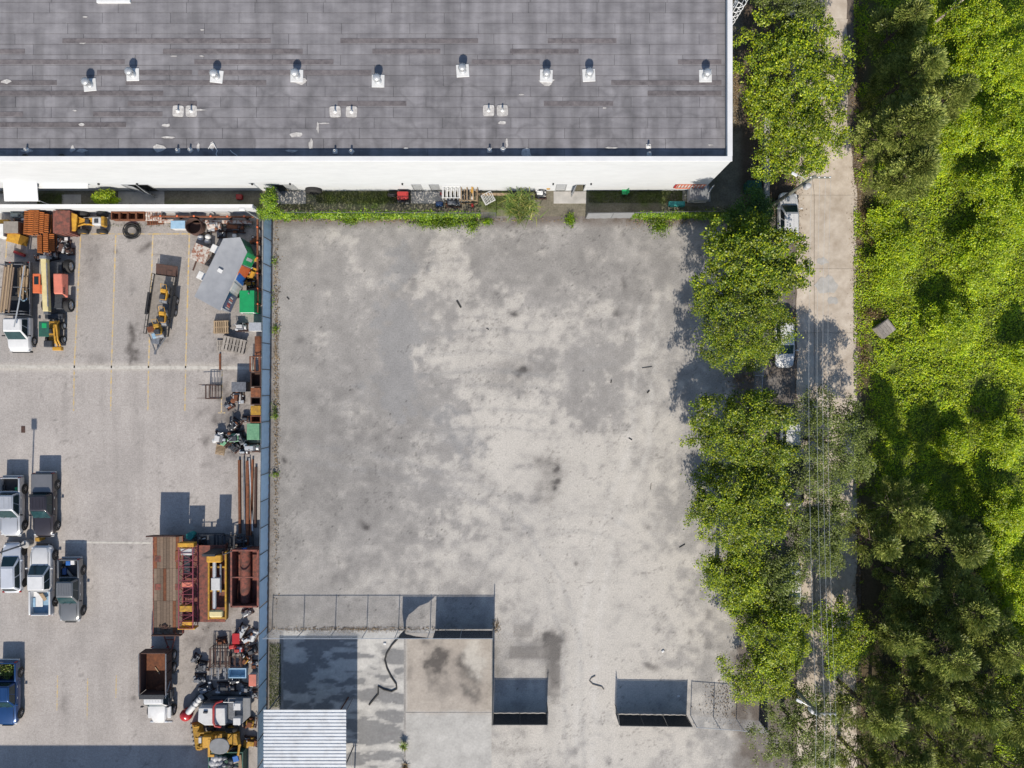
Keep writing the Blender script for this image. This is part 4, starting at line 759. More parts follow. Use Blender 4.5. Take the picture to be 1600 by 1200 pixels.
# loads: separate things
def bundle(pts, name, m, label, cat, r=.04, group=None, n=6): return tag(MB().tube(pts, r, n=n).build(name, m), label, cat, group)
def item(name, m, label, cat, px, py, z, d, rz=0, bevel=.03, group=None, taper=1.0):
    p = P(px, py, z+d[2]); return tag(MB().box((0, 0, d[2]/2), d, taper=taper).build(name, m, loc=(p.x, p.y, z), rz=rz, bevel=bevel, seg=2), label, cat, group)
for x, y, a, L_, m, lb in ((14, 780, 70, .9, 'steel', 'steel bar in the silver pickup bed, left one'), (18, 776, 100, .7, 'galv', 'short bright bar in the silver pickup bed'), (24, 778, 110, .8, 'steel', 'steel bar in the silver pickup bed, right one')):
    p = P(x, y, .8); d = Vector((math.cos(R(a)), math.sin(R(a)), 0))*L_/2; bundle([Vector((p.x, p.y, .72))-d, Vector((p.x, p.y, .72)), Vector((p.x, p.y, .72))+d], 'bar', m, lb, 'bar', .04)
item('tool_box', 'green', 'small green box in the silver pickup bed', 'box', 26, 764, .65, (.35, .3, .3))
item('cardboard_sheet', 'wood', 'yellow plank lying in the white pickup bed', 'plank', 66, 931, .85, (.3, 1.0, .06), rz=35, bevel=.005)
item('white_panel', 'whitemetal', 'white rounded panel on the white pickup bed floor', 'panel', 57, 936, .65, (1.1, 1.4, .1), bevel=.04)  # flat white panel lying on the bed floor
o = MB().lathe([(.18, -.1), (.33, -.1), (.36, 0), (.33, .1), (.18, .1), (.18, -.1)], n=18).build('tyre', 'rubber', loc=P(62, 922, 1)+Vector((0, 0, -.1)), smooth=40); tag(o, 'spare tyre in the white pickup bed', 'tyre')
item('tool_box', 'blue', 'blue cooler in the grey pickup bed', 'box', 106, 880, .65, (.4, .4, .35)); item('tool_box', 'whitemetal', 'white box in the grey pickup bed', 'box', 113, 879, .65, (.35, .4, .35))
item('plank', 'greywood', 'grey plank lying across the grey pickup bed', 'plank', 107, 895, .7, (1.3, .22, .08), rz=-50, bevel=.01); item('tool_box', 'pblue', 'dark blue bin low in the grey pickup bed', 'box', 100, 893, .65, (.35, .6, .3))
p = P(10, 1050, 1); C = rng.normal(size=(700, 3))*np.array([.32, .3, .1])+np.array([p.x, p.y, .82]); patch('green_waste', 'leafy yellow-brown cuttings filling the blue pickup bed', 'cuttings', C, .14, 'yucca')
# white work truck with lumber
t = T('work_truck', 'white flatbed work truck loaded with lumber at the left', 'truck', P(41, 481), -90); h = 4.0
f = MB(); loft(f, [(1.0, 1.0, .5, 1.25, .16), (2.4, 1.0, .5, 1.26, .16), (2.9, .98, .5, 1.24, .16), (3.6, .95, .5, 1.16, .2), (3.85, .88, .52, 1.05, .2), (4.0, .7, .55, .9, .15)]); f.build('body', 'pwhite', t, smooth=35)
cabin(t, 1.0, 1.12, 2.25, 2.95, 1.22, 2.05, .95, .82, 'pwhite', pillars=1)
bx('bed', 'trim', t, (-1.6, 0, .95), (4.8, 2.2, .14)); bx('headboard', 'steel', t, (.72, 0, 1.5), (.1, 2.2, 1.0))
for sg in (-1, 1): bx('side_rail', 'steel', t, (-1.6, sg*1.1, 1.15), (4.8, .06, .3))
bx('front_bumper', 'trim', t, (4.0, 0, .5), (.18, 1.8, .25), bevel=.05); lamps(t, 3.9, -3.95, .72, .9, .9); mirrors(t, 2.6, 1.02, 1.4, 'trim')
for x, d in ((3.05, 0), (-2.3, 1)):
    for sg in (-1, 1): wheel(t, x, sg*.9, .42, .28, side=sg)
for x in (-3.6, -1.6, .5): fr = MB(); fr.cyl((x, -1.0, 1.0), (x, -1.0, 2.2), .04, n=6); fr.cyl((x, 1.0, 1.0), (x, 1.0, 2.2), .04, n=6); fr.cyl((x, -1.0, 2.2), (x, 1.0, 2.2), .04, n=6); fr.build('rack_hoop', 'steel', t)
wx = [(3+i*2.35, random.uniform(-.12, .12)) for i in range(7)]
for i, (x, dz) in enumerate(wx):
    a = P(x+6, 418+random.uniform(-6, 4), 2.2); b = P(x-2, 486+random.uniform(-3, 4), 2.2); d = b-a; o = MB().box((0, 0, 0), (d.length, .12, .1)).build('board', 'wood' if i % 2 else 'oldwood', bevel=.008); o.location = ((a.x+b.x)/2, (a.y+b.y)/2, 2.3+dz*.3+.05*i % .1); o.rotation_euler.z = math.atan2(d.y, d.x)
    tag(o, 'long weathered board on the white truck rack, %s' % ['leftmost', 'second from left', 'third from left', 'middle', 'third from right', 'second from right', 'rightmost'][i], 'board', 'boards on the truck rack')
for i in range(9):
    o = item('board', 'wood', '%s short pale board from the left on the white truck bed' % ['first', 'second', 'third', 'fourth', 'fifth', 'sixth', 'seventh', 'eighth', 'ninth'][i], 'board', 28+i*1.8, 440+random.uniform(-3, 3), 1.03+.12*(i % 3), (.13, random.uniform(2.2, 3.2), .1), rz=random.uniform(-6, 3), bevel=.008, group='short boards on the truck bed')
bundle([P(22, 511, 2.4), P(30, 470, 2.5), P(38, 415, 2.5)], 'ladder_pole', 'galv', 'long silver pole slanting over the white truck cab and lumber', 'pole', .06)
o = MB().add([], []); ring = MB(); ring.tube([Vector((math.cos(a)*.32, math.sin(a)*.45, 0)) for a in np.linspace(0, 6.28, 20)], .05, n=5); tag(ring.build('hose_ring', 'sky', loc=P(37, 462, 1.2)), 'blue looped hose on the white truck bed', 'hose')
# telehandler
t = T('telehandler', 'salmon and cream telescopic handler with big tyres', 'telehandler', P(97, 448), -90)
bx('chassis', 'machine', t, (0, 0, .75), (4.2, 1.1, .5), bevel=.06)
bm_ = MB().hexa([(-2.3, -.1, 1.75), (2.4, -.1, 1.45), (2.4, -.58, 1.45), (-2.3, -.58, 1.75)], [(-2.3, -.1, 2.3), (2.4, -.1, 1.95), (2.4, -.58, 1.95), (-2.3, -.58, 2.3)]).build('boom', 'cream', t, bevel=.03)
bx('boom_cap', 'steel', bm_, (-2.3, -.34, 2.05), (.3, .6, .6), bevel=.03); bx('boom_nose', 'steel', bm_, (2.5, -.34, 1.65), (.3, .4, .5), bevel=.03); MB().cyl((-1.8, -.02, 2.3), (2.0, -.02, 2.1), .06, n=8).build('hose_bar', 'steel', bm_)
eh = MB().hexa([(-1.0, .25, .9), (1.1, .25, .9), (1.1, 1.1, .9), (-1.0, 1.1, .9)], [(-.95, .2, 1.75), (.8, .2, 1.65), (.8, .95, 1.6), (-.95, .95, 1.7)]).build('engine_cover', 'salmon', t, bevel=.08, seg=3)
MB().slab([(.87, .3, 1.55), (1.06, .3, 1.0), (1.06, .9, 1.0), (.87, .9, 1.5)], .02).build('grille', 'trim', eh)
for k in range(4): bx('vent_slot', 'trim', eh, (.3+.16*k, .99, 1.4), (.07, .08, .22), bevel=0)
cbm = MB()
for x in (-.75, .75):
    for y in (-1.12, -.62): cbm.cyl((x, y, .9), (x, y, 2.3), .05, n=6)
cb = cbm.build('cab_frame', 'orange', t); bx('cab_roof', 'orange', cb, (0, -.87, 2.33), (1.7, .66, .08), bevel=.03); bx('roof_window', 'glass', cb, (-.25, -.87, 2.38), (.7, .4, .03), bevel=.01); bx('cab_base', 'orange', cb, (0, -.87, 1.2), (1.5, .56, .5), bevel=.04); bx('seat', 'trim', cb, (-.2, -.87, 1.6), (.45, .45, .3), bevel=.05)
for x in (-1.75, 1.75):
    MB().cyl((x, -1, .62), (x, 1, .62), .14, n=8).build('axle', 'steel', t)
    for sg in (-1, 1): wheel(t, x, sg*.98, .62, .42, side=sg)
# small yellow loader with canopy
t = T('compact_loader', 'small yellow loader with green-topped canopy below the telehandler', 'loader', P(91, 520), -90)
bx('chassis', 'dirtyyellow', t, (0, 0, .6), (2.0, .75, .5), bevel=.05); bx('engine_cover', 'machine', t, (1.05, -.25, .95), (.6, .75, .5), bevel=.06)
cn = MB()
for x in (-.75, .35):
    for y in (-.45, .25): cn.cyl((x, y, .8), (x, y, 1.95), .035, n=6)
cf = cn.build('canopy_frame', 'machine', t); bx('canopy_roof', 'darkgreen', cf, (-.2, -.1, 1.98), (1.35, .9, .06), bevel=.04); bx('roof_patch', 'green', cf, (-.5, -.05, 2.02), (.42, .42, .03), bevel=.01)
for y in (.35, .6): MB().tube([(-1.0, y, .9), (-.6, y, 1.35), (.7, y, 1.1), (1.45, y, .5)], .07, n=6).build('lift_arm', 'yellow', t)
bx('bucket', 'machine', t, (-1.45, 0, .45), (.55, 1.6, .6), bevel=.08); bx('counterweight', 'yellow', t, (1.45, .3, .55), (.35, .8, .45), bevel=.05); bx('seat', 'trim', t, (-.1, -.1, 1.05), (.45, .45, .35), bevel=.06)
for x in (-.6, .62):
    for sg in (-1, 1): wheel(t, x, sg*.66, .36, .28, rim='whitemetal', side=sg)
# utility trailer with two small rollers
t = T('utility_trailer', 'open black mesh-sided trailer standing askew in the parking bay', 'trailer', P(257, 478), -98)
bx('deck', 'greywood', t, (0, 0, .6), (5.3, 1.9, .08)); fr = MB()
for y in (-.98, .98):
    fr.box((0, y, .62), (5.4, .08, .16)); fr.cyl((-2.7, y, 1.15), (2.7, y, 1.15), .03, n=6)
    for k in range(10): fr.cyl((-2.7+k*.6, y, .6), (-2.7+k*.6, y, 1.15), .025, n=5)
fr.build('frame', 'trim', t); bx('side_panel', 'blackscreen', t, (.0, -1.0, .9), (1.6, .03, .5)); bx('side_panel', 'blackscreen', t, (-.4, 1.0, .9), (3.0, .03, .5))
bx('ramp', 'rustdark', t, (-3.15, .05, .62), (1.0, 1.95, .06), ry=14); tg = MB(); tg.tube([(2.7, -.8, .55), (4.2, 0, .5)], .06); tg.tube([(2.7, .8, .55), (4.2, 0, .5)], .06); tg.box((4.25, 0, .5), (.4, .16, .14)); tg.build('tongue', 'steel', t); bx('tongue_box', 'steel', t, (3.2, 0, .65), (.6, .7, .35))
for x in (-.55, .5):
    for sg in (-1, 1): wheel(t, x, sg*1.17, .36, .22, side=sg)
for sg in (-1, 1): bx('mudguard', 'trim', t, (0, sg*1.17, .78), (2.0, .3, .05), bevel=.02)
def roller(label, px, py, rz, m):
    t = T('plate_compactor', label, 'compactor', P(px, py, .65), rz); t.location.z = .645
    MB().cyl((-.45, -.35, .3), (-.45, .35, .3), .3, n=16).build('drum', 'steel', t, smooth=40); MB().cyl((.45, -.35, .3), (.45, .35, .3), .3, n=16).build('drum', 'steel', t, smooth=40)
    bx('frame', m, t, (0, 0, .55), (.9, .6, .4), bevel=.05); bx('engine', 'machine', t, (-.2, 0, .85), (.45, .45, .3), bevel=.04); bx('hopper', m, t, (.35, 0, .85), (.35, .5, .25), bevel=.05); MB().tube([(.5, -.25, .8), (.9, -.25, 1.1), (.9, .25, 1.1), (.5, .25, .8)], .025, n=5).build('handle', m, t)
roller('yellow compactor in the middle of the open trailer', 261, 462, 80, 'yellow'); roller('yellow compactor nearer the tongue of the open trailer', 259, 497, 85, 'yellow'); roller('dirty compactor at the front of the open trailer', 252, 516, 100, 'dirtyyellow')
item('fuel_can', 'sky', 'pale blue container at the trailer front', 'container', 241, 524, .65, (.45, .45, .5), rz=20); item('rust_box', 'rust', 'rusty box at the trailer front left', 'box', 235, 514, .65, (.6, .5, .3), rz=15)
# dump truck coupled to the wooden tilt trailer
t = T('dump_truck', 'dump truck with white cab and rusty open bed', 'dump truck', P(257, 1068), -90)
bx('frame', 'machine', t, (-.3, 0, .75), (5.6, .9, .25)); f = MB(); loft(f, [(1.4, .72, .6, 1.45, .15), (2.0, .72, .6, 1.45, .25), (2.5, .66, .6, 1.36, .28), (2.9, .56, .65, 1.22, .28), (3.1, .42, .7, 1.05, .2)]); f.build('hood', 'pwhite', t, smooth=40)
for sg in (-1, 1): bx('fender', 'pwhite', t, (2.15, sg*.86, .98), (1.1, .36, .16), bevel=.07)
cabin(t, .3, .4, .95, 1.62, 1.2, 2.3, .95, .84, 'pwhite', pillars=0, ribs=5)
b = MB()
for sg in (-1, 1): b.box((-1.75, sg*1.12, 1.75), (3.6, .1, 1.2))
b.box((.1, 0, 1.8), (.1, 2.14, 1.3)); b.box((-3.5, 0, 1.7), (.1, 2.14, 1.1)); bd = b.build('dump_bed', 'rustdark', t, bevel=.02); bx('bed_floor', 'rust', bd, (-1.7, 0, 1.2), (3.5, 2.14, .08), bevel=0)
for sg in (-1, 1):
    MB().cyl((-3.5, sg*1.18, 2.36), (.2, sg*1.18, 2.36), .05, n=6).build('bed_rail', 'steel', bd)
    for k in range(5): bx('rib', 'rustdark', bd, (-3.3+k*.8, sg*1.2, 1.75), (.1, .08, 1.1))
bx('cab_guard', 'machine', t, (.2, 0, 2.5), (.4, 2.2, .08), bevel=.02); bx('tank', 'machine', t, (.5, .95, .8), (.8, .4, .5), bevel=.08); bx('front_bumper', 'galv', t, (3.15, 0, .6), (.15, 2.0, .25), bevel=.04); mirrors(t, 1.3, 1.0, 1.9, 'trim'); lamps(t, 3.0, -3.6, .6, 1.0, .9)
MB().tube([(.3, 1.2, 2.5), (-.8, 1.2, 1.6)], .04).build('brace', 'galv', bd)
for x in (2.15, -1.6, -2.75):
    for sg in (-1, 1): wheel(t, x, sg*.98, .5, .34, side=sg)
item('plank', 'wood', 'stick lying in the rusty dump bed', 'stick', 246, 1048, 1.25, (.09, .75, .06), rz=35, bevel=.01); item('scrap_block', 'rust', 'rusty scrap lump at the front of the dump bed', 'scrap', 250, 1076, 1.25, (.8, .5, .3), rz=20, bevel=.08)
t = T('flatbed_trailer', 'wood-decked flatbed trailer with rusty steel headboards', 'trailer', P(272, 908), -90)
fb = MB(); fb.box((0, 0, 1.05), (8.6, 2.5, .25)); [fb.box((0, s*1.3, 1.12), (8.7, .08, .3)) for s in (-1, 1)]; fb.build('frame', 'rustred', t)
for i in range(9):
    for j in range(3):
        x0 = -4.3+8.6*j/3; pl = MB().box((0, 0, 0), (8.6/3-.02, .262, .05)).build('plank', 'oldwood' if (i*3+j*5) % 7 else 'rust', t, loc=(x0+8.6/6, -1.12+i*.28, 1.215+random.uniform(0, .012)))
bx('headboard', 'rustdark', t, (-4.45, 0, 1.9), (.12, 2.6, 1.6), ry=-8); bx('stair_plate', 'rust', t, (-2.6, .9, 1.27), (.8, .5, .04)); bx('front_board', 'rustdark', t, (4.38, 0, 1.45), (.12, 2.6, .45))
for y in (-.9, .9):
    for k in range(2): bx('deck_plate', 'rustred', t, (-2.3+k*2.5, y, 1.252), (.55, .55, .012), bevel=0)
dr = MB(); dr.tube([(4.3, -.6, .95), (6.0, -.1, .75)], .07); dr.tube([(4.3, .6, .95), (6.0, .1, .75)], .07); dr.tube([(5.0, -.35, .88), (5.0, .35, .88)], .05); dr.build('drawbar', 'rustred', t)
for x in (-2.6, -1.5):
    for sg in (-1, 1): wheel(t, x, sg*.95, .45, .35, side=sg)
ch = MB(); 
for i in range(26): a = random.uniform(0, 6.28); ch.lathe([(.05, -.02), (.09, 0), (.05, .02)], (random.gauss(0, .2), random.gauss(0, .1), .05*random.random()), n=6)
tag(ch.build('chain_heap', 'rustdark', loc=P(256, 979, 1.3)), 'heap of dark chain at the lower end of the wooden trailer', 'chain')

# ---------------------------------------------------------------- machinery and scrap in the yard
def rect(x0, y0, x1, y1, z): a = P(x0, y1, z); b = P(x1, y0, z); return Vector(((a.x+b.x)/2, (a.y+b.y)/2, 0)), b.x-a.x, b.y-a.y
def crate(name, label, cat, x0, y0, x1, y1, h, m, rz=0, z=0, open_=False, lid=None, group=None, ribs=0):
    c, sx, sy = rect(x0, y0, x1, y1, z+h); t = T(name, label, cat, (c.x, c.y, z), rz, group); w_ = .05
    if open_:
        b = MB(); b.box((0, sy/2-w_/2, h/2), (sx, w_, h)); b.box((0, -sy/2+w_/2, h/2), (sx, w_, h)); b.box((sx/2-w_/2, 0, h/2), (w_, sy-2*w_, h)); b.box((-sx/2+w_/2, 0, h/2), (w_, sy-2*w_, h)); b.build('wall', m, t)
        bx('floor', m, t, (0, 0, .06), (sx-.1, sy-.1, .06), bevel=0); r = MB(); [r.box((0, s*sy/2, h-.03), (sx+.08, .08, .07)) for s in (-1, 1)]; [r.box((s*sx/2, 0, h-.03), (.08, sy-.08, .07)) for s in (-1, 1)]; r.build('rim', m, t)
    else:
        bx('body', m, t, (0, 0, h/2-.02), (sx, sy, h-.04), bevel=.025); bx('lid', lid or m, t, (0, 0, h), (sx+.03, sy+.03, .05), bevel=.015)
    for i in range(ribs):
        x = -sx/2+sx*(i+.5)/ribs; [bx('rib', m, t, (x, s*(sy/2+.02), h/2), (.06, .06, h*.95), bevel=0) for s in (-1, 1)]
    return t
def engine(name, label, cat, px, py, d, rz=0, m='machine', m2='steel', seed=0, z=0, group=None):
    rr = random.Random(seed); L, W_, h = d; p = P(px, py, z+h*.7); t = T(name, label, cat, (p.x, p.y, z), rz, group)
    sk = MB(); [sk.box((0, s*W_*.42, .05), (L, .09, .1)) for s in (-1, 1)]; [sk.box((s*L*.4, 0, .12), (.09, W_, .07)) for s in (-1, 1)]; sk.build('skid', 'rustdark', t)
    bx('block', m, t, (-L*.05, 0, .15+h*.28), (L*.6, W_*.6, h*.56), bevel=.05); bx('head', m2, t, (-L*.08, rr.uniform(-.1, .1)*W_, .15+h*.66), (L*.5, W_*.38, h*.2), bevel=.04)
    MB().cyl((L*.28, 0, h*.45), (L*.42, 0, h*.45), h*.3, n=14).build('flywheel', m2, t, smooth=40); MB().lathe([(0, 0), (W_*.16, .02), (W_*.18, h*.22), (W_*.1, h*.28), (0, h*.29)], (-L*.3, W_*.28, h*.55), n=12).build('air_filter', m2, t, smooth=50)
    q = MB()
    for i in range(5):
        x, y = rr.uniform(-.45, .4)*L, rr.uniform(-.45, .45)*W_; q.tube([(x, y, h*.3), (x+rr.uniform(-.2, .2), y, h*rr.uniform(.6, 1.0)), (rr.uniform(-.4, .4)*L, rr.uniform(-.4, .4)*W_, h*rr.uniform(.5, .95))], .03, n=5)
    q.build('pipes', rr.choice(['galv', 'steel', 'rustdark']), t)
    for i in range(4): bx('fitting', rr.choice([m, m2, 'galv', 'rust', 'machine', 'lightgrey']), t, (rr.uniform(-.42, .42)*L, rr.uniform(-.42, .42)*W_, h*rr.uniform(.35, .85)), (rr.uniform(.1, .3)*L, rr.uniform(.1, .3)*W_, h*.2), rz=rr.uniform(-20, 20), bevel=.03)
    return t
def rack(name, label, cat, x0, y0, x1, y1, h, m, nx=4, z=0, rz=0, slats=6, tube=.03):
    c, sx, sy = rect(x0, y0, x1, y1, z+h); t = T(name, label, cat, (c.x, c.y, z), rz); f = MB()
    for x in (-sx/2, sx/2):
        for y in (-sy/2, sy/2): f.cyl((x, y, 0), (x, y, h), tube, n=5)
    for zz in (.08, h):
        for s in (-1, 1): f.cyl((-sx/2, s*sy/2, zz), (sx/2, s*sy/2, zz), tube, n=5); f.cyl((s*sx/2, -sy/2, zz), (s*sx/2, sy/2, zz), tube, n=5)
    f.build('frame', m, t)
    for i in range(slats): x = -sx/2+sx*(i+.5)/slats; MB().box((x, 0, h*.5 if i % 2 else h), (sx/slats*.4, sy, .03)).build('slat', m, t)
    return t
def pallet(label, px, py, z, L, W_, rz, m='greywood', group='wooden pallets'):
    p = P(px, py, z+.14); t = T('pallet', label, 'pallet', (p.x, p.y, z), rz, group)
    for i in range(7): MB().box((-L/2+L*(i+.5)/7, 0, .125), (L/7*.7, W_, .025)).build('slat', m, t)
    for y in (-W_*.45, 0, W_*.45): MB().box((0, y, .06), (L, .08, .1)).build('stringer', m, t)
    return t
def barrel(label, px, py, m, r=.3, h=.88, z=0, open_=False, cat='barrel', name='barrel', group=None):
    p = P(px, py, z+h); t = T(name, label, cat, (p.x, p.y, z), 0, group); q = r
    pf = [(0, 0), (q*.96, 0), (q, .03), (q, h*.3), (q*1.04, h*.33), (q, h*.36), (q, h*.63), (q*1.04, h*.66), (q, h*.69), (q, h)]
    pf += [(q*.93, h), (q*.93, h*.25), (0, h*.25)] if open_ else [(q*.95, h+.015), (q*.93, h-.02), (0, h-.02)]
    MB().lathe(pf, n=20).build('drum', m, t, smooth=35); MB().lathe([(q*.97, h-.02), (q*1.03, h), (q*.97, h+.02), (q*.93, h), (q*.97, h-.02)], n=20).build('rim', m, t, smooth=40); return t
# top-left row
tc_ = engine('covered_machine', 'grey-green machine with two round ends by the white wall', 'machine', 26, 336, (1.3, .9, .9), 0, 'tarpgreen', 'tarpgreen', 3)
crate('steel_bin', 'brown box with dark side standing on the left yard edge', 'box', 6, 346, 28, 364, 1.6, 'rust', lid='greywood'); crate('white_cabinet', 'white cabinet cut off by the left edge', 'cabinet', -12, 350, 5, 369, 1.5, 'whitemetal'); item('yellow_beam', 'yellow', 'yellow beam end at the left edge below the wall', 'beam', 4, 346, .2, (1.0, .35, .4))
crate('yellow_case', 'tilted bright yellow equipment case beside the dark shadow', 'case', 11, 364, 30, 379, 1.3, 'yellow', rz=-14); item('red_jack', 'red', 'small red jack lying in the shadow below the yellow case', 'jack', 29, 396, 0, (1.1, .28, .25), rz=-20, bevel=.08)
def track(px0, py0, px1, py1, z, lb):
    a = P(px0, py0, z+.5); b = P(px1, py1, z+.5); d = b-a; L = d.length; t = T('crawler_track', lb, 'crawler track', ((a.x+b.x)/2, (a.y+b.y)/2, z), math.degrees(math.atan2(d.y, d.x)), 'rusty crawler tracks'); n = int(L/.17)
    q = MB()
    for i in range(n): x = -L/2+L*(i+.5)/n; q.box((x, 0, .44), (L/n*.72, .44, .1)); q.box((x-.03, 0, .51), (.03, .44, .06))
    q.build('shoes', 'rustorange', t); q = MB(); [q.box((-L/2+L*(i+.5)/n, 0, .06), (L/n*.8, .44, .1)) for i in range(n)]; q.build('lower_shoes', 'rustorange', t); k = MB(); [k.box((0, s*.12, .25), (L*.98, .07, .34)) for s in (-1, 1)]; k.build('links', 'rustdark', t)
for i, (x0, y0, x1, y1, z, lb) in enumerate(((42, 329, 40, 366, .9, 'rusty crawler track at the left end of the tall stack'), (49, 328, 47.5, 367, 1.0, 'second rusty crawler track from the left in the tall stack'), (57, 328, 55.5, 366, 1.0, 'middle rusty crawler track of the tall stack'), (65, 331, 63.5, 364, .9, 'fourth rusty crawler track from the left in the tall stack'), (72.5, 334, 71.5, 363, .8, 'right end rusty crawler track of the tall stack'),
    (61.5, 367, 62, 395, .5, 'left rusty crawler track of the lower stack of three'), (71, 364, 71.5, 394, .6, 'middle rusty crawler track of the lower stack of three'), (80.5, 365, 80.5, 392, .5, 'right rusty crawler track of the lower stack of three'))):
    track(x0, y0, x1, y1, z, lb); item('timber_block', 'rustdark', 'dark support block under the '+lb.replace(' of the', ' in the', 1), 'block', (x0+x1)/2, (y0+y1)/2+2, 0, (.42, 1.4, z), bevel=.01, group='support blocks under the tracks')
crate('rusty_tank', 'red-brown rusty steel box beside the tall track stack', 'steel box', 83, 329, 109, 364, 1.7, 'rustred', lid='rustred', ribs=3)
engine('scrap_engine', 'dark scrap engine parts between tracks and telehandler', 'engine', 97, 385, (1.4, 1.0, .8), 80, 'machine', 'rustdark', 5); engine('scrap_engine', 'greasy gearbox just above the telehandler boom', 'engine', 78, 399, (1.2, .8, .8), 10, 'machine', 'rustwhite', 6); item('lamp_disc', 'whitemetal', 'small round white lid among the scrap', 'lid', 103, 373, .6, (.3, .3, .06), bevel=.1)
t = T('site_dumper', 'yellow site dumper with pointed hopper and exposed engine', 'dumper', P(141, 350), 0)
MB().hexa([(-1.6, -.55, .55), (-.75, -.45, .55), (-.75, .45, .55), (-1.6, .55, .55)], [(-1.95, -.85, 1.5), (-.55, -.95, 1.35), (-.35, .55, 1.45), (-1.95, 1.1, 1.5)]).build('hopper', 'yellow', t, bevel=.05); fr = MB(); [fr.tube([(-.6, s*.4, 1.0), (.2, s*.15, 1.0), (.9, s*.35, 1.0)], .07) for s in (-1, 1)]; fr.box((.2, 0, .8), (2.2, .5, .2)); fr.build('frame', 'yellow', t)
bx('engine_block', 'lightgrey', t, (1.25, 0, 1.0), (.8, .7, .6), bevel=.06); bx('engine_side', 'machine', t, (1.25, 0, 1.32), (.35, .35, .1)); bx('rear_cowl', 'dirtyyellow', t, (1.75, 0, .95), (.3, .9, .7), bevel=.08); bx('seat', 'trim', t, (.3, .0, 1.05), (.4, .4, .2), bevel=.05)
for x in (-.35, 1.35):
    for sg in (-1, 1): wheel(t, x, sg*.78, .48, .36, rim='dirtyyellow', side=sg)
for i in range(4): crate('rusty_trough', 'rusty open trough segment below the white wall, %s' % ['leftmost of four', 'second from left', 'third from left', 'rightmost of four'][i], 'trough', 174+i*13, 331, 186+i*13, 343, .75, 'rust', open_=True, group='row of rusty troughs')
pallet('rust-stained pallet propped against the white wall beside the troughs', 240, 336, .5, 1.5, 1.0, 0, 'rustwhite'); pallet('rust-stained pallet on the ground below the propped one', 242, 344, .0, 1.5, .8, 4, 'rust')
t = T('hose_coil', 'coil of black hose lying at the head of a parking bay', 'hose', P(206.5, 361))
for i in range(7):
    r = .45+.06*i+random.uniform(-.02, .02); MB().tube([(r*math.cos(a)+.03*math.sin(i*2), r*.9*math.sin(a), .06+.05*(i % 3)+.03*math.sin(3*a+i)) for a in np.linspace(0, 6.283, 28)], .035, n=6).build('loop', 'rubber', t, smooth=60)
item('long_beam', 'rustwhite', 'long pale rusty beam below the guard rail', 'beam', 320, 346, 0, (8.4, .3, .25), rz=-1, bevel=.02)
crate('grey_box', 'grey box with blue tint left of the rusty drum', 'box', 267, 345, 289, 357, .9, 'lightgrey', lid='sky'); barrel('wide rusty open drum below the guard rail', 302, 353, 'rustdark', .72, 1.0, open_=True); engine('scrap_engine', 'white and rust engine right of the rusty drum', 'engine', 333, 353, (1.5, 1.0, .9), 5, 'lightgrey', 'rustwhite', 8)
engine('scrap_heap', 'dark rusty scrap in the shaded yard corner', 'scrap', 366, 355, (1.9, .9, .5), -4, 'rustdark', 'rust', 9); item('corner_block', 'lightgrey', 'small white block in the shaded corner below the scrap', 'block', 366, 368, 0, (.35, .3, .35))
for i, (x, y) in enumerate(((311, 370), (323, 369), (322, 376))): p = P(x, y, .6); tag(MB().lathe([(.22, 0), (.26, .2), (.24, .42), (.12, .55), (0, .58)], n=14).build('gas_tank', 'whitemetal', loc=(p.x, p.y, 0), smooth=50), ['white domed tank, left of the three by the trailer', 'white domed tank, upper right of the three by the trailer', 'white domed tank, lowest of the three by the trailer'][i], 'tank', 'white domed tanks')
crate('rusty_chest', 'white chest with rust-eaten lid left of the tarped trailer', 'chest', 300, 383, 325, 409, 1.0, 'rustwhite', rz=-22, lid='rustwhite'); item('plank', 'rustdark', 'rusty bar leaning under the white rusty chest', 'bar', 305, 412, 0, (.12, 1.3, .1), rz=-20, bevel=.01)
# tarped show trailer
t = T('box_trailer', 'enclosed trailer with grey sagging roof and green, blue and orange side graphics', 'trailer', P(0, 0))
ZT = 2.9; rp = [(349, 373), (375, 371), (386, 394), (344, 485), (304, 463)]; top = [P(x, y, ZT) for x, y in rp]; c = sum(top, Vector())/5; t.location = (c.x, c.y, 0); top = [v-Vector((c.x, c.y, 0)) for v in top]
b = MB(); n = 5; b.add([(v.x, v.y, .45) for v in top]+[(v.x*.985, v.y*.985, ZT-.3) for v in top], [tuple(range(4, -1, -1)), tuple(range(5, 10))]+[(i, (i+1) % 5, 5+(i+1) % 5, 5+i) for i in range(5)]); b.build('box_body', 'lightgrey', t)
b = MB(); NU = 14; vs = []; 
A, B_, Cc, Dd_ = top[4], top[3], top[2], top[0]
for i in range(NU+1):
    for j in range(NU+1):
        u_, v_ = i/NU, j/NU; far = (top[0]*(1-u_*2)+top[1]*u_*2) if u_ < .5 else (top[1]*(2-u_*2)+top[2]*(u_*2-1)); near = top[4]*(1-u_)+top[3]*u_; q = near*(1-v_)+far*v_; e = min(u_, 1-u_, v_, 1-v_)
        vs.append((q.x*1.01, q.y*1.01, ZT-.02-(.1*min(1, e*6))*(.5+.8*float(vn(np.array([u_*4+3.1]), np.array([v_*5.]), 5)[0]))+.02))
b.add(vs, [(i*(NU+1)+j, (i+1)*(NU+1)+j, (i+1)*(NU+1)+j+1, i*(NU+1)+j+1) for i in range(NU) for j in range(NU)]); b.build('roof_sheet', 'tarp', t, smooth=80)
bx('roof_hatch', 'whitemetal', t, P(344, 423, ZT)-Vector((c.x, c.y, 0))+Vector((0, 0, .03)), (.42, .32, .1), rz=-30)
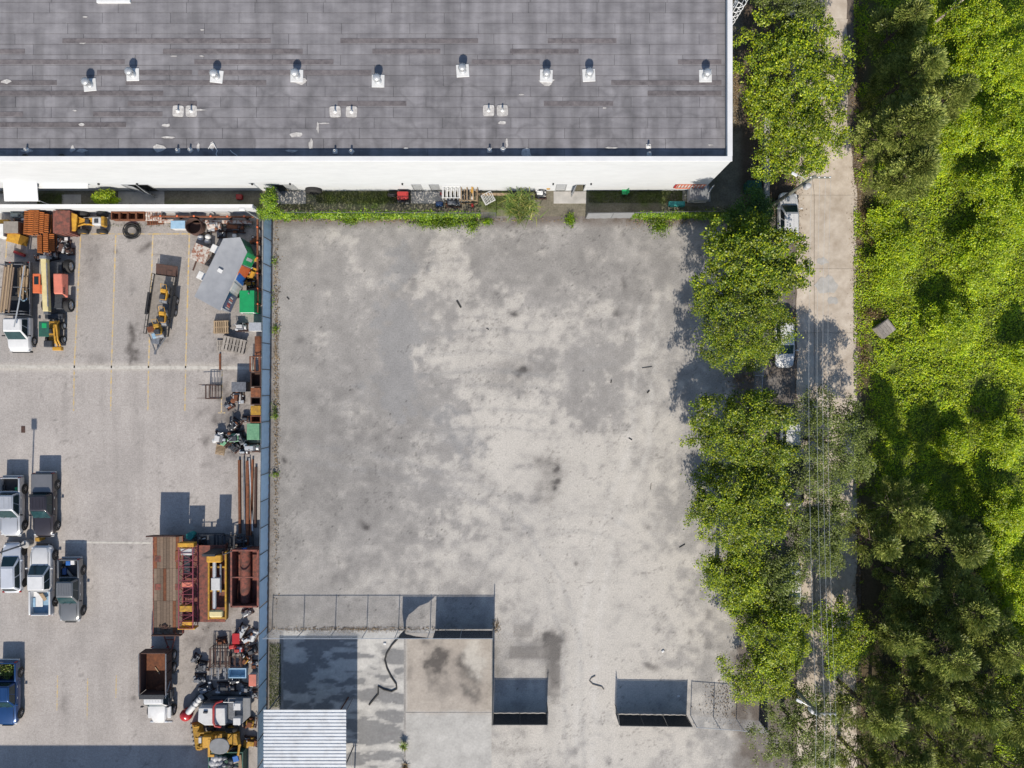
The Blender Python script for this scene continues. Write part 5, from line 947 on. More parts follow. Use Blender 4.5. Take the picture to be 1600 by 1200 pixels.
def sidep(i0, i1, u0, u1, v0, v1, m, nm='side_graphic', skew=0, off=.02):
    a, b2 = top[i0], top[i1]; q = lambda u_, v_: Vector((a.x+(b2.x-a.x)*u_, a.y+(b2.y-a.y)*u_, .45+(ZT-.5)*v_)); MB().slab([q(u0, v0), q(u0+skew, v1), q(u1+skew, v1), q(u1, v0)][::-1], off).build(nm, m, t)
sidep(2, 1, 0.03, .97, .03, .97, 'darkgreen'); sidep(2, 1, 0, .5, .3, .95, 'green', off=.035); sidep(3, 2, .8, .995, .03, .97, 'green'); sidep(3, 2, .88, .93, .25, .8, 'lightgrey', off=.035); sidep(3, 2, .62, .78, .02, .95, 'orange'); sidep(3, 2, .48, .6, .02, .9, 'blue', skew=.06); sidep(3, 2, .33, .44, .05, .93, 'lightgrey', skew=.05); sidep(3, 2, .01, .27, .03, .95, 'pblue', skew=.04)
for k in range(6): sidep(3, 2, .04+.035*k, .06+.035*k, .3+.04*(k % 3), .7-.05*(k % 2), ['lightgrey', 'salmon', 'red', 'lightgrey', 'salmon', 'lightgrey'][k], nm='logo_mark', skew=.02, off=.04)
for f_ in (.3, .55): 
    for s0, s1 in ((4, 0), (3, 2)): q = top[s0]*(1-f_)+top[s1]*f_; wheel(t, q.x*.93, q.y*.93, .36, .24).rotation_euler.z = math.atan2((top[2]-top[3]).y, (top[2]-top[3]).x)
for x, y in ((333, 389), (312, 431)): q = P(x, y, 1.6)-Vector((c.x, c.y, 0)); bx('side_box', 'whitemetal', t, (q.x+.15, q.y, 1.35), (.75, .7, .5), rz=-26, bevel=.03)
# green generator etc.
t = crate('generator', 'bright green generator box with pale louvred end', 'generator', 374.5, 454, 397, 488, 1.7, 'green'); bx('louvre_end', 'whitemetal', t, (0, -.98, 1.35), (1.2, .06, .5)); [bx('louvre', 'trim', t, (-.4+.13*k, -1.02, 1.45), (.07, .03, .2), bevel=0) for k in range(7)]; bx('exhaust', 'steel', t, (.2, .7, 1.8), (.12, .12, .2))
engine('scrap_engine', 'yellow machine parts between the trailer and the guard rail', 'machine parts', 395, 428, (1.3, .9, .8), 70, 'dirtyyellow', 'yellow', 12); engine('scrap_engine', 'black and yellow parts just above the green generator', 'machine parts', 390, 443, (.9, .8, .6), 10, 'machine', 'dirtyyellow', 13)
for k in range(4): pallet('tan pallet in the left stack by the fence, %s' % ['lowest', 'second lowest', 'second highest', 'topmost'][k], 345+k*.1, 511, .14*k, 1.35, 1.15, -4+k*2, 'wood')
for k in range(4): pallet('grey pallet in the long stack below the tan pallets, %s' % ['lowest', 'second lowest', 'second highest', 'topmost'][k], 365, 539, .14*k, 2.1, 1.3, -7-k*2)
pallet('grey slatted pallet jutting left of the long grey stack', 348, 540, .02, 1.1, 1.0, 0)
crate('steel_cabinet', 'silver cabinet touching the blue fence beside the pallets', 'cabinet', 389, 504, 408, 517, 1.2, 'lightgrey', lid='galv'); engine('scrap_engine', 'grey motor between tan pallets and silver cabinet', 'engine', 376, 511, (1.1, .8, .7), 0, 'steel', 'lightgrey', 15)
p = P(401, 540, .8); tag(MB().lathe([(0, -.85), (.3, -.85), (.32, -.8), (.32, .8), (.3, .85), (0, .85)], n=18, axis='y').build('rusty_cylinder', 'rust', loc=(p.x, p.y, .33), smooth=40), 'rusty cylinder lying along the blue fence', 'cylinder')
rack('rusty_rack', 'rusty bar frame leaning by the fence below the cylinder', 'frame', 390, 557, 407, 580, .9, 'rust', slats=5); item('steel_bar', 'rust', 'brown steel bar standing alone beside the pale painted band', 'bar', 343.5, 565, 0, (.16, 1.45, .14), bevel=.01)
rack('wire_cage', 'rusty wire cage cart alone on the asphalt', 'cage', 321, 602, 339, 623, 1.1, 'rustdark', slats=8); bundle([P(311, 601, .9), P(325, 600.5, .9), P(338, 600, .9)], 'cage_bar', 'rustdark', 'upper dark rod sticking out of the wire cage', 'rod', .025); bundle([P(308, 622, .9), P(325, 622, .9), P(338, 622, .9)], 'cage_bar', 'rustdark', 'lower dark rod sticking out of the wire cage', 'rod', .025)
crate('metal_locker', 'dark locker with slanting lid right of the wire cage', 'locker', 362, 597, 384, 612, 1.3, 'machine', lid='steel'); engine('scrap_engine', 'cluttered steel parts below the dark locker', 'machine parts', 370, 620, (1.2, 1.2, .7), 90, 'lightgrey', 'rust', 17)
for k, (y0, y1, m) in enumerate(((582, 604, 'rustdark'), (606, 620, 'rust'), (621, 632, 'rustdark'), (634, 648, 'dirtyyellow'), (650, 660, 'rust'))): crate('steel_bin', 'steel bin against the blue fence, %s' % ['uppermost of five, dark rust', 'second of five, brown', 'third of five, dark', 'fourth of five, yellow', 'lowest of five, brown'][k], 'bin', 392, y0, 407, y1, .9, m, open_=k % 2 == 0)
engine('scrap_engine', 'green engine in the heap by the fence', 'engine', 366, 684, (1.5, 1.2, 1.0), 5, 'palegreen', 'machine', 21); engine('scrap_engine', 'blue-grey compressor at the left of the engine heap', 'compressor', 342, 684, (1.1, 1.2, .9), 80, 'steel', 'lightgrey', 22); engine('scrap_engine', 'black drum-shaped motor in front of the green engine', 'engine', 366, 699, (1.0, .9, .9), 40, 'machine', 'machine', 23); engine('scrap_engine', 'grey pump row at the lower edge of the engine heap', 'pump', 392, 700, (1.6, .9, .8), 0, 'steel', 'galv', 24); engine('scrap_engine', 'dark crane gear at the top of the engine heap', 'machine', 365, 664, (1.2, 1.0, .8), 60, 'rustdark', 'machine', 25)
crate('green_bale', 'pale green wrapped bale beside the blue fence', 'bale', 386, 662, 405, 687, .9, 'palegreen', lid='palegreen'); pallet('small wooden pallet at the foot of the engine heap', 344, 703, 0, .9, .8, 80, 'wood'); bundle([P(364, 672, 1), P(363, 655, 1.8), P(364, 643, 2)], 'crane_jib', 'machine', 'dark jib arm reaching up from the engine heap', 'arm', .07)
for k, (x0, y0, x1, y1, m, w__, lb) in enumerate(((373, 719, 374, 834, 'rust', .2, 'leftmost'), (380, 714, 382, 828, 'steel', .12, 'second from left, grey'), (386, 720, 386, 852, 'rust', .26, 'widest, brown'), (389, 716, 394, 830, 'galv', .1, 'thin pale'), (394, 718, 391, 840, 'rust', .16, 'second from right'), (399, 730, 398, 825, 'rustdark', .2, 'nearest the fence'))):
    a = P(x0, y0, .3); b = P(x1, y1, .3); d = b-a; o = MB(); o.box((0, 0, 0), (d.length, w__, .04)); o.box((0, 0, .1), (d.length, .04, .18)); o.box((0, 0, .2), (d.length, w__, .04)); o = o.build('steel_beam', m); o.location = ((a.x+b.x)/2, (a.y+b.y)/2, .03+.0*k); o.rotation_euler.z = math.atan2(d.y, d.x); tag(o, 'long steel beam by the blue fence, %s of the bundle' % lb, 'beam', 'long beams by the fence')
# rusty deck with lattice boom, yellow frame, red container
def deck(name, label, x0, y0, x1, y1, h, m):
    c, sx, sy = rect(x0, y0, x1, y1, h); t = T(name, label, 'steel deck', (c.x, c.y, 0)); bx('deck', m, t, (0, 0, h-.06), (sx, sy, .12)); [bx('side_beam', m, t, (s*sx*.45, 0, h*.5), (.12, sy, h-.13)) for s in (-1, 1)]; [bx('cross_beam', m, t, (0, -sy/2+sy*(k+.5)/5, .12), (sx*.85, .12, .2)) for k in range(5)]; return t
deck('steel_deck', 'dark red steel deck carrying the lattice boom and yellow frame', 284, 852, 352, 972, 1.15, 'rustred')
t = T('lattice_boom', 'purple-red lattice crane boom with yellow end plates', 'crane boom', P(297, 912, 1.0)); L_ = 7.2; b = MB(); w2 = .62; hh = 1.1
for x in (-w2, w2):
    for z in (.05, hh): b.cyl((x, -L_/2, z), (x, L_/2, z), .05, n=6)
n = 12
br = MB()
for i in range(n):
    y0, y1 = -L_/2+L_*i/n, -L_/2+L_*(i+1)/n; s = 1 if i % 2 else -1
    br.cyl((-w2*s, y0, hh), (w2*s, y1, hh), .022, n=4); br.cyl((-w2, y0, hh), (w2, y0, hh), .03, n=4)
    for x in (-w2, w2): br.cyl((x, y0, .05 if i % 2 else hh), (x, y1, hh if i % 2 else .05), .025, n=4)
b.build('chord', 'lattice', t); br.build('bracing', 'lattice', t); bx('end_plate', 'yellow', t, (0, L_/2+.1, .8), (1.4, .35, .7)); bx('end_plate', 'yellow', t, (0, -L_/2-.05, .6), (1.5, .12, .9)); bx('foot_block', 'lightgrey', t, (0, L_/2-.5, .75), (1.0, .6, .6), bevel=.05); bx('sheave_box', 'dirtyyellow', t, (0, -L_/2+1.75, .9), (1.15, .55, .45), bevel=.06); bx('sheave_box', 'yellow', t, (.1, -L_/2+.45, .9), (.9, .35, .4), bevel=.06); bx('winch', 'salmon', t, (0, .2, .6), (1.0, .5, .4), bevel=.06); bx('winch', 'rustred', t, (.2, -1.2, .6), (.6, .6, .4), bevel=.1); bx('cable_tray', 'machine', t, (-.1, 2.0, .5), (.5, 1.9, .25)); t.location.z = 1.16; t.location.x += .15
t = T('lifting_frame', 'yellow lifting frame with long silver hydraulic cylinders', 'lifting frame', P(341, 912, 1.0)); f = MB(); [f.box((s*.75, 0, .6), (.16, 6.0, .5)) for s in (-1, 1)]; [f.box((0, y, .55), (1.36, .16, .3)) for y in (-2.9, -.5, 1.6, 2.9)]; f.build('frame', 'dirtyyellow', t, bevel=.02); t.location.z = .82; bx('mast', 'machine', t, (0, 3.1, 1.6), (1.1, .2, 2.4)); t.location.x += .15
bx('head_block', 'yellow', t, (-.1, 2.5, 1.1), (1.3, .7, .6), bevel=.08); bx('foot_block', 'cream', t, (0, -2.4, 1.0), (1.15, .6, .5), bevel=.1); MB().cyl((-.2, -2.0, .9), (-.2, 2.2, .9), .17, n=14).build('cylinder', 'galv', t, smooth=40); MB().cyl((.3, -.6, .8), (.3, 1.9, .8), .09, n=10).build('cylinder', 'steel', t, smooth=40); bx('valve_box', 'lightgrey', t, (-.05, .2, .95), (.8, 1.1, .3), bevel=.05); bx('pivot', 'rustdark', t, (.2, 2.95, .9), (.9, .3, .5))
c, sx, sy = rect(353, 861, 398, 949, 2.0); t = T('roll_off_container', 'red-brown ribbed open-top container against the blue fence', 'container', (c.x+.3, c.y, 0)); h = 1.6; sx = 2.35
b = MB(); [b.box((s*sx/2, 0, h/2+.15), (.06, sy, h)) for s in (-1, 1)]; [b.box((0, s*sy/2, h/2+.15), (sx-.08, .06, h)) for s in (-1, 1)]; b.build('wall', 'rustred', t)
for s in (-1, 1):
    for k in range(13): bx('rib', 'rustred', t, (s*(sx/2+.06), -sy/2+sy*(k+.5)/13, h/2+.15), (.08, .13, h*.95), bevel=0)
bx('floor', 'rustred', t, (0, 0, .3), (sx-.1, sy-.1, .1), bevel=0); MB().lathe([(.08, -sy*.48), (.45, -sy*.48), (.47, 0), (.45, sy*.48), (.08, sy*.48)], (-.25, 0, .8), n=16, axis='y').build('inner_pipe', 'rustred', t, smooth=60); r = MB(); [r.box((s*sx/2, 0, h+.17), (.16, sy+.1, .1)) for s in (-1, 1)]; [r.box((0, s*sy/2, h+.17), (sx, .14, .1)) for s in (-1, 1)]; r.box((0, .1, h+.15), (sx, .1, .08)); r.build('rim', 'rustred', t); bx('blue_cap', 'blue', t, (-.1, sy/2+.12, h), (.5, .2, .14), bevel=.05)
barrel('teal barrel above the lattice boom', 296, 838, 'teal', .32, .9); rack('dark_frame', 'black steel frame lying above the yellow lifting frame', 'frame', 305, 836, 345, 856, .8, 'machine', slats=5); rack('dark_frame', 'black steel frame lying above the red container', 'frame', 347, 838, 392, 858, .7, 'machine', slats=6); bundle([P(330, 874, 1.9), P(360, 862, 1.8), P(395, 852, 1.5)], 'dark_pole', 'machine', 'long dark pole slanting over the red container top', 'pole', .05)  # two plain dark frames lie above the lifting frame and the container
# lower cluster
rack('pipe_rack', 'brown pipe rack at the top of the lower scrap cluster', 'rack', 327, 1014, 354, 1042, 1.0, 'rustdark', slats=7); rack('pipe_rack', 'grey-framed rack below the brown pipe rack', 'rack', 328, 1044, 355, 1062, .9, 'steel', slats=5); rack('pipe_rack', 'small rack between the brown rack and the fence', 'rack', 357, 1026, 378, 1042, .8, 'rustdark', slats=5)
for a in ((375, 990, 1.6, .9, 60, 'lightgrey', 'galv', 'white machine arm leaning on the fence'), (372, 1016, .9, .8, 0, 'sky', 'red', 'red and blue pump in the lower cluster'), (393, 1018, .9, .9, 20, 'machine', 'machine', 'dark cabinet-like motor beside the fence'), (395, 995, 1.2, .7, 70, 'galv', 'lightgrey', 'bright steel parts next to the fence at the cluster top'), (383, 1032, .9, .8, 50, 'dirtyyellow', 'rust', 'tan chain hoist in the lower cluster'), (315, 1042, .9, 1.2, 80, 'steel', 'machine', 'grey compressor on the left flank of the lower cluster'),
    (310, 1062, 1.1, .8, 0, 'machine', 'steel', 'black boxy pump below the grey compressor'), (352, 1076, 1.9, .9, 0, 'steel', 'machine', 'tangle of steel linkage above the grey excavator body'), (320, 1078, 1.3, .9, 25, 'machine', 'steel', 'dark hydraulic parts above the white boom'), (384, 1078, 1.2, .9, -10, 'machine', 'steel', 'black hydraulic parts by the fence above the excavator body')):
    engine('scrap_machine', a[7], 'machine', a[0], a[1], (a[2], a[3], .8), a[4], a[5], a[6], int(a[0]*7+a[1]))
crate('blue_crate', 'pale blue open crate in the lower cluster', 'crate', 357, 1045, 384, 1059, .6, 'sky', open_=True); crate('pink_box', 'salmon-stained pale box against the fence', 'box', 389, 1054, 400, 1072, .9, 'lightgrey', lid='salmon'); crate('red_box', 'dark red box near the fence at the cluster top', 'box', 363, 990, 374, 1006, .8, 'pred'); item('red_cap', 'red', 'small red cap in the lower cluster', 'basin', 362, 1011, .3, (.6, .4, .3), rz=10, bevel=.1)  # the last red piece is a small cap among the scrap
t = T('hydraulic_boom', 'white drilling cylinder with red rounded end', 'boom', P(306, 1100)); d = Vector((1.25, 1.45, 0)).normalized(); MB().cyl(d*-.7+Vector((0, 0, .75)), d*1.35+Vector((0, 0, .95)), .27, n=18).build('barrel', 'lightgrey', t, smooth=40); [MB().cyl(d*f+Vector((0, 0, .82+f*.08)), d*(f+.12)+Vector((0, 0, .83+f*.08)), .3, n=18).build('band', 'steel', t, smooth=40) for f in (.3, .75, 1.15)]
MB().lathe([(0, 1.0), (.3, .96), (.5, .75), (.55, .4), (.5, .05), (0, 0)], (-.62, -.72, .1), n=18).build('end_cap', 'pred', t, smooth=50); bx('cradle', 'machine', t, (.5, .5, .25), (.9, .9, .5), rz=45)
t = T('excavator_body', 'grey excavator upper body with bent red handrail', 'excavator', P(359, 1106)); hx = [(-2.3, -.55), (-1.6, -.95), (1.5, -.95), (2.2, -.3), (2.2, 1.3), (.1, 1.3), (.1, .75), (-2.2, .75)]
MB().prism(hx, .7, 1.0).build('base', 'midgrey', t, bevel=.03); MB().prism([(-2.2, -.5), (-1.6, -.85), (.2, -.85), (.2, .7), (-2.15, .7)], 1.0, 1.7).build('engine_cover', 'lightgrey', t, bevel=.06, seg=2); bx('battery_box', 'lightgrey', t, (1.2, -.55, 1.3), (.65, .6, .6)); bx('battery_box', 'lightgrey', t, (1.2, .75, 1.3), (.65, .6, .6)); bx('cab_floor', 'steel', t, (.6, .2, 1.1), (.6, 1.6, .2)); [bx('track', 'machine', t, (0, s*.95+.1, .35), (3.4, .45, .65), bevel=.2) for s in (-1, 1)]
MB().tube([(-.1, 1.25, 1.5), (-.55, 1.2, 1.85), (-.72, .9, 1.95), (-.72, -.5, 1.95), (-.6, -.8, 1.9), (-.2, -1.0, 1.6)], .1, n=8).build('handrail', 'red', t, smooth=60); bx('exhaust', 'machine', t, (-1.5, .35, 1.78), (.4, .2, .16), bevel=.05); rl = MB(); rl.tube([(.1, 1.25, 1.0), (.1, 1.25, 1.8), (1.0, 1.25, 1.8), (1.0, .6, 1.8)], .03, n=5); rl.build('rail', 'galv', t)
t = T('backhoe_loader', 'yellow backhoe with round grey roof below the grey excavator body', 'backhoe', P(352, 1148)); bx('chassis', 'dirtyyellow', t, (0, 0, .7), (3.0, 1.1, .5), bevel=.06); MB().prism([(-1.5, -.45), (-.6, -.45), (-.6, .5), (-1.5, .5)], .95, 1.5).build('hood', 'yellow', t, bevel=.07, seg=2)
cf = MB(); [cf.cyl((x, y, .9), (x, y, 2.15), .05, n=6) for x in (-.4, 1.0) for y in (-.55, .55)]; cf = cf.build('cab_posts', 'dirtyyellow', t); MB().prism([(.3+.95*math.cos(a)*(1 if abs(math.cos(a)) < .8 else .93), .72*math.sin(a)) for a in np.linspace(0, 6.283, 17)[:-1]], 2.15, 2.25).build('cab_roof', 'midgrey', cf, bevel=.04, seg=2); MB().prism([(-.75, -1.0), (-.2, -1.0), (-.2, -.8), (-.55, -.8), (-.55, .55), (-.75, .55)], 2.0, 2.12).build('roof_rim', 'yellow', cf)
bx('seat', 'trim', t, (.3, 0, 1.2), (.5, .5, .4), bevel=.06); [MB().tube([(-.9, s*.65, .9), (-1.8, s*.65, 1.1), (-2.35, s*.6, .6)], .09, n=6).build('loader_arm', 'dirtyyellow', t) for s in (-1, 1)]; MB().tube([(1.5, .3, 1.0), (2.0, 0, 2.0), (1.9, -.8, 2.1), (1.6, -1.0, 1.0)], [.14, .13, .11, .09], n=6).build('digger_arm', 'yellow', t); bx('side_fitting', 'lightgrey', t, (-1.75, .1, 1.2), (.25, .5, .3))
for x, r in ((-1.1, .42), (.8, .6)):
    for sg in (-1, 1): wheel(t, x, sg*.85, r, .36, rim='dirtyyellow', side=sg)
t = T('loader_bucket', 'yellow toothed loader bucket left of the backhoe', 'bucket', P(311, 1147), 8); v = [(-.45, z_[0], z_[1]) for z_ in ()]; b = MB(); pr = [(-.5, .05), (.45, .0), (.6, .25), (.45, .75), (.2, .85), (-.1, .7), (-.35, .35)]; n = len(pr); b.add([(x, -1.15, z) for x, z in pr]+[(x, 1.15, z) for x, z in pr], [tuple(range(n)), tuple(range(2*n-1, n-1, -1))]+[(i, n+i, n+(i+1) % n, (i+1) % n) for i in range(n)]); b.build('shell', 'dirtyyellow', t, bevel=.03); [bx('tooth', 'steel', t, (-.55, -1+.4*k, .06), (.2, .1, .07)) for k in range(6)]; [bx('stiffener', 'yellow', t, (.25, -1.0+k*1.0, .82), (.5, .08, .12)) for k in range(3)]
t = crate('trash_skip', 'green-rimmed skip full of grey bags at the lower yard edge', 'skip', 326, 1176, 379, 1262, 1.3, 'darkgreen', open_=True, ribs=4)
bn = 0
for i in range(26):
    x, y = 332+(i*17) % 42, 1182+(i*29) % 34; p = P(x, y, 1.1); s_ = random.uniform(.22, .4); q = MB(); n = 9
    q.lathe([(0, -s_*.6), (s_*.7, -s_*.5), (s_, -.05), (s_*.8, s_*.35), (s_*.25, s_*.55), (0, s_*.6)], n=n); q.v = [(a*random.uniform(.8, 1.15), b_*random.uniform(.8, 1.15), c_*random.uniform(.85, 1.1)) for a, b_, c_ in q.v]
    tag(q.build('trash_bag', ['plastic', 'steel', 'greywood', 'plastic', 'machine'][i % 5], loc=(p.x, p.y, .95+.12*(i % 3)), smooth=70), 'crumpled bag among the rubbish heaped in the skip', 'trash bag', 'bags in the skip')
item('blue_carton', 'blue', 'blue and white carton on top of the skip rubbish', 'carton', 368, 1186, 1.2, (.5, .5, .2), rz=15); item('skip_plank', 'wood', 'orange-brown board along the right side of the skip', 'board', 375, 1192, 1.25, (.3, 1.4, .05), rz=4, bevel=.01)
# yard light pole, corner lamp, poles with wires
t = T('light_pole', 'tall yard light pole on a round base among the parked trucks', 'light pole', P(47, 848)); MB().lathe([(0, 0), (.36, 0), (.36, .7), (.3, .76), (0, .76)], n=18).build('base', 'concrete', t, smooth=40); MB().cyl((0, 0, .7), (0, 0, 8.3), .09, .06, n=10).build('pole', 'steel', t, smooth=40); bx('lamp_head', 'steel', t, (0, .1, 8.3), (.5, .9, .16), bevel=.04); bx('lens', 'headlamp', t, (0, .25, 8.21), (.36, .5, .03), bevel=0)
item('meter_box', 'dirtyyellow', 'tan box beside the base of the yard light pole', 'box', 58, 843, 0, (.4, .35, .9))
t = T('wall_light', 'small street lamp on a thin pole in the yard corner', 'street lamp', P(408, 345)); MB().cyl((0, 0, 0), (0, 0, 4.6), .05, .04, n=8).build('pole', 'galv', t); bx('lamp_head', 'whitemetal', t, (-.1, 0, 4.65), (.5, .25, .14), bevel=.04)
tops = []
for (bxp, byp, h, lb) in ((1208, 320, 9.7, 'wooden utility pole beside the upper white car'), (1210, 1042, 10.4, 'wooden utility pole rising through the lower trees')):
    t = T('utility_pole', lb, 'utility pole', P(bxp, byp)); MB().cyl((0, 0, -.1), (0, 0, h), .17, .12, n=12).build('pole', 'polewood', t, smooth=40); bx('cross_arm', 'polewood', t, (.55, 0, h-.5), (1.7, .12, .14)); 
    for x in (-.2, .45, .9, 1.3): MB().lathe([(.03, 0), (.07, .05), (.04, .1), (.07, .15), (.02, .2)], (x, 0, h-.43), n=8).build('insulator', 'whitemetal', t)
    MB().lathe([(0, 0), (.22, 0), (.24, .1), (.22, .6), (.1, .68), (0, .68)], (.1, -.32, h-2.2), n=14).build('transformer', 'lightgrey', t, smooth=40); MB().tube([(0, 0, h-1.6), (-.5, .3, h-1.4), (-.9, .5, h-1.5)], .035, n=5).build('lamp_arm', 'galv', t); bx('lamp_head', 'whitemetal', t, (-1.05, .55, h-1.52), (.5, .22, .12), rz=-28, bevel=.03); tops.append((P(bxp, byp), h))
(p1, h1), (p2, h2) = tops; off = Vector((0, 60, 0))
for k, (x, dz, lb) in enumerate(((-.2, -.2, 'leftmost overhead wire above the street trees'), (.45, -.2, 'second overhead wire from the left'), (.9, -.2, 'third overhead wire from the left'), (1.3, -.2, 'rightmost overhead wire above the road'))):
    a = Vector((p1.x+x, p1.y, h1+dz)); b = Vector((p2.x+x, p2.y, h2+dz)); pts = [a+(b-a)*f-Vector((0, 0, 1.0*4*f*(1-f))) for f in np.linspace(0, 1, 16)]; c2 = b+Vector((.5, -30, 0)); pts += [b+(c2-b)*f-Vector((0, 0, .8*4*f*(1-f))) for f in np.linspace(.1, 1, 8)]
    bundle(pts, 'overhead_wire', 'wire', lb, 'wire', .008, 'overhead wires', n=4)
# corrugated shed roof
z = 3.9; a = P(412, 1113, z); b = P(541, 1285, z); t = T('metal_shed', 'open shed with white corrugated metal roof in the lower left of the lot', 'shed', ((a.x+b.x)/2, (a.y+b.y)/2, 0)); sx = (b.x-a.x); sy = (a.y-b.y); per = 5.36/S*(1-z/H); prof = []; y = -sy/2; k = 0
while y < sy/2: prof += [(y, .0), (y+per*.3, .0), (y+per*.4, .06), (y+per*.9, .06)]; y += per
vs = []; n = len(prof)
for x in (-sx/2, sx/2): vs += [(x, yy, z+zz) for yy, zz in prof]
o = MB().add(vs, [(i, i+1, n+i+1, n+i) for i in range(n-1)]).build('roof', 'corr', t); so_ = o.modifiers.new('s', 'SOLIDIFY'); so_.thickness = .012
for x in (-sx/2+.15, sx/2-.15):
    for y in (-sy/2+.2, 0, sy/2-.2): MB().cyl((x, y, 0), (x, y, z-.14), .06, n=8).build('post', 'steel', t)
    bx('beam', 'steel', t, (x, 0, z-.09), (.12, sy-.1, .14))
bundle([P(559, 1165), P(550, 1164, 0), P(549, 1199, 0)], 'ground_pipe', 'steel', 'thin grey pipe on the ground beside the metal shed', 'pipe', .03)
for v in [bundle([P(x, y, 0)+Vector((0, 0, .07)) for x, y in ((622, 997), (612, 1008), (604, 1021), (601.5, 1031), (605, 1044), (612, 1058), (619, 1068), (620, 1076), (612, 1080), (600, 1077), (591, 1072), (591, 1084), (585, 1091), (577, 1101))], 'rubber_strip', 'cable', 'black rubber hose snaking over the concrete apron', 'hose', .075)]: pass
item('lean_post', 'rust', 'rusty short post leaning at the shed shadow edge', 'post', 538, 1100, 0, (.1, 1.4, .12), rz=-32, bevel=.01); bundle([P(930, 1056)+Vector((0, 0, .05)), P(924, 1059)+Vector((0, 0, .05)), P(921, 1064)+Vector((0, 0, .05)), P(926, 1069)+Vector((0, 0, .05)), P(940, 1073)+Vector((0, 0, .05)), P(943, 1077)+Vector((0, 0, .05))], 'curved_hose', 'greywood', 'grey curved hose lying on the pale driveway', 'hose', .05)
for k, (x, y, L_, a_, w__, lb) in enumerate(((717, 475, .75, -60, .16, 'long black rubber scrap in the upper middle of the lot'), (1011, 574, .9, 8, .05, 'thin dark stick on the lot near the tree shadow'), (1066, 853, .6, 30, .08, 'dark stick near the litter by the ragged tree'), (1017, 760, .6, 85, .04, 'upright thin stick east of the oil stain'), (985, 686, .35, -30, .09, 'dark chip east of the lot centre'), (450, 466, .3, -50, .1, 'black scrap near the blue fence'), (762, 514, .25, -30, .08, 'small black chip on the pale dust'), (955, 596, .3, 80, .09, 'black chip on the lot, right of centre'), (1013, 612, .3, 50, .12, 'black chip close to the tree shadow'))):
    item('scrap_piece', 'rubber', lb, 'debris', x, y, .004, (L_, w__, .05), rz=a_, bevel=.012, group='debris on the lot')
for k, (x, y) in enumerate(((601, 1006), (1060, 1088), (1036, 1018))): item('paper_scrap', 'whitemetal', ['white bucket lid on the apron by the black hose', 'white scrap near the gate screen', 'white scrap on the lot above the gate'][k], 'litter', x, y, .02, (.26, .2, .08), rz=20*k, bevel=.04)
item('floor_hatch', 'rustdark', 'small dark drain grate on the asphalt', 'drain grate', 36, 671, 0, (.35, .6, .03), bevel=.004)
# alley objects
o = T('old_tyre', 'large black tyre leaning on the white wall in the alley', 'tyre', P(493, 301)); MB().lathe([(.35, -.2), (.62, -.22), (.72, -.12), (.72, .12), (.62, .22), (.35, .2), (.35, -.2)], (0, 0, .72), n=24, axis='y').build('tread', 'rubber', o, smooth=40); MB().lathe([(.0, -.02), (.35, -.05), (.35, .05), (0, .02)], (0, 0, .72), n=16, axis='y').build('hub', 'dark', o)
t = T('red_trailer_cart', 'red garden cart with one white wheel in the alley', 'cart', P(631, 310)); bx('tub', 'red', t, (0, .1, .6), (1.0, .7, .45), bevel=.06); bx('frame', 'machine', t, (0, -.2, .35), (1.1, .5, .12)); wheel(t, .35, -.42, .32, .2, rim='whitemetal', side=-1); wheel(t, .35, .42, .32, .2, side=1)
o = T('spare_wheel', 'loose wheel with white rim left of the red cart', 'wheel', P(614, 306)); q = wheel(o, 0, 0, .42, .24, rim='whitemetal', side=-1); q.rotation_euler.x = R(25)
t = rack('steel_rack', 'white barred rack leaning on the wall between door and crates', 'rack', 691, 291, 719, 309, 1.7, 'whitemetal', slats=9); engine('scrap_engine', 'black machine in front of the white barred rack', 'machine', 708, 316, (1.5, .8, .7), 0, 'machine', 'steel', 31); item('jerry_can', 'red', 'red can at the left of the white barred rack', 'can', 690, 302, 0, (.3, .2, .5)); item('blue_sack', 'pblue', 'dark blue sack on the ground left of the black machine', 'sack', 686, 318, 0, (.7, .5, .4), bevel=.15)
rack('wood_crate', 'pale wooden crate frame against the white wall', 'crate', 718, 290, 746, 313, 1.3, 'wood', slats=6, tube=.045); item('yellow_board', 'yellow', 'yellow board standing in the wooden crate frame', 'board', 737.5, 296, 1.0, (.12, .5, .5)); item('white_jug', 'whitemetal', 'white jug hanging on the wooden crate side', 'jug', 738, 309, .4, (.2, .35, .4), bevel=.08); item('red_cylinder', 'pred', 'dark red canister at the foot of the crate', 'canister', 738, 320, 0, (.2, .3, .5), bevel=.08); barrel('black bin inside the wooden crate frame', 727, 308, 'midgrey', .3, .6, open_=True)
rack('wire_shelf', 'white wire shelf lying tilted on the grass', 'shelf', 754, 301, 771, 317, .25, 'whitemetal', slats=8, rz=28, tube=.022)
item('planter_edge', 'wood', 'long tan timber along the wall right of the crate', 'timber', 772, 303, 0, (3.0, .2, .25), bevel=.02); engine('scrap_engine', 'black and white junk left of the grey door', 'junk', 845, 302, (1.1, .9, .8), 0, 'machine', 'whitemetal', 33); item('pot', 'dirtyyellow', 'yellow pot beside the black junk', 'pot', 857, 293, .6, (.35, .3, .3), bevel=.1)
item('red_crate', 'red', 'small red crate alone on the alley soil', 'crate', 373, 307, 0, (.55, .45, .4), bevel=.05)
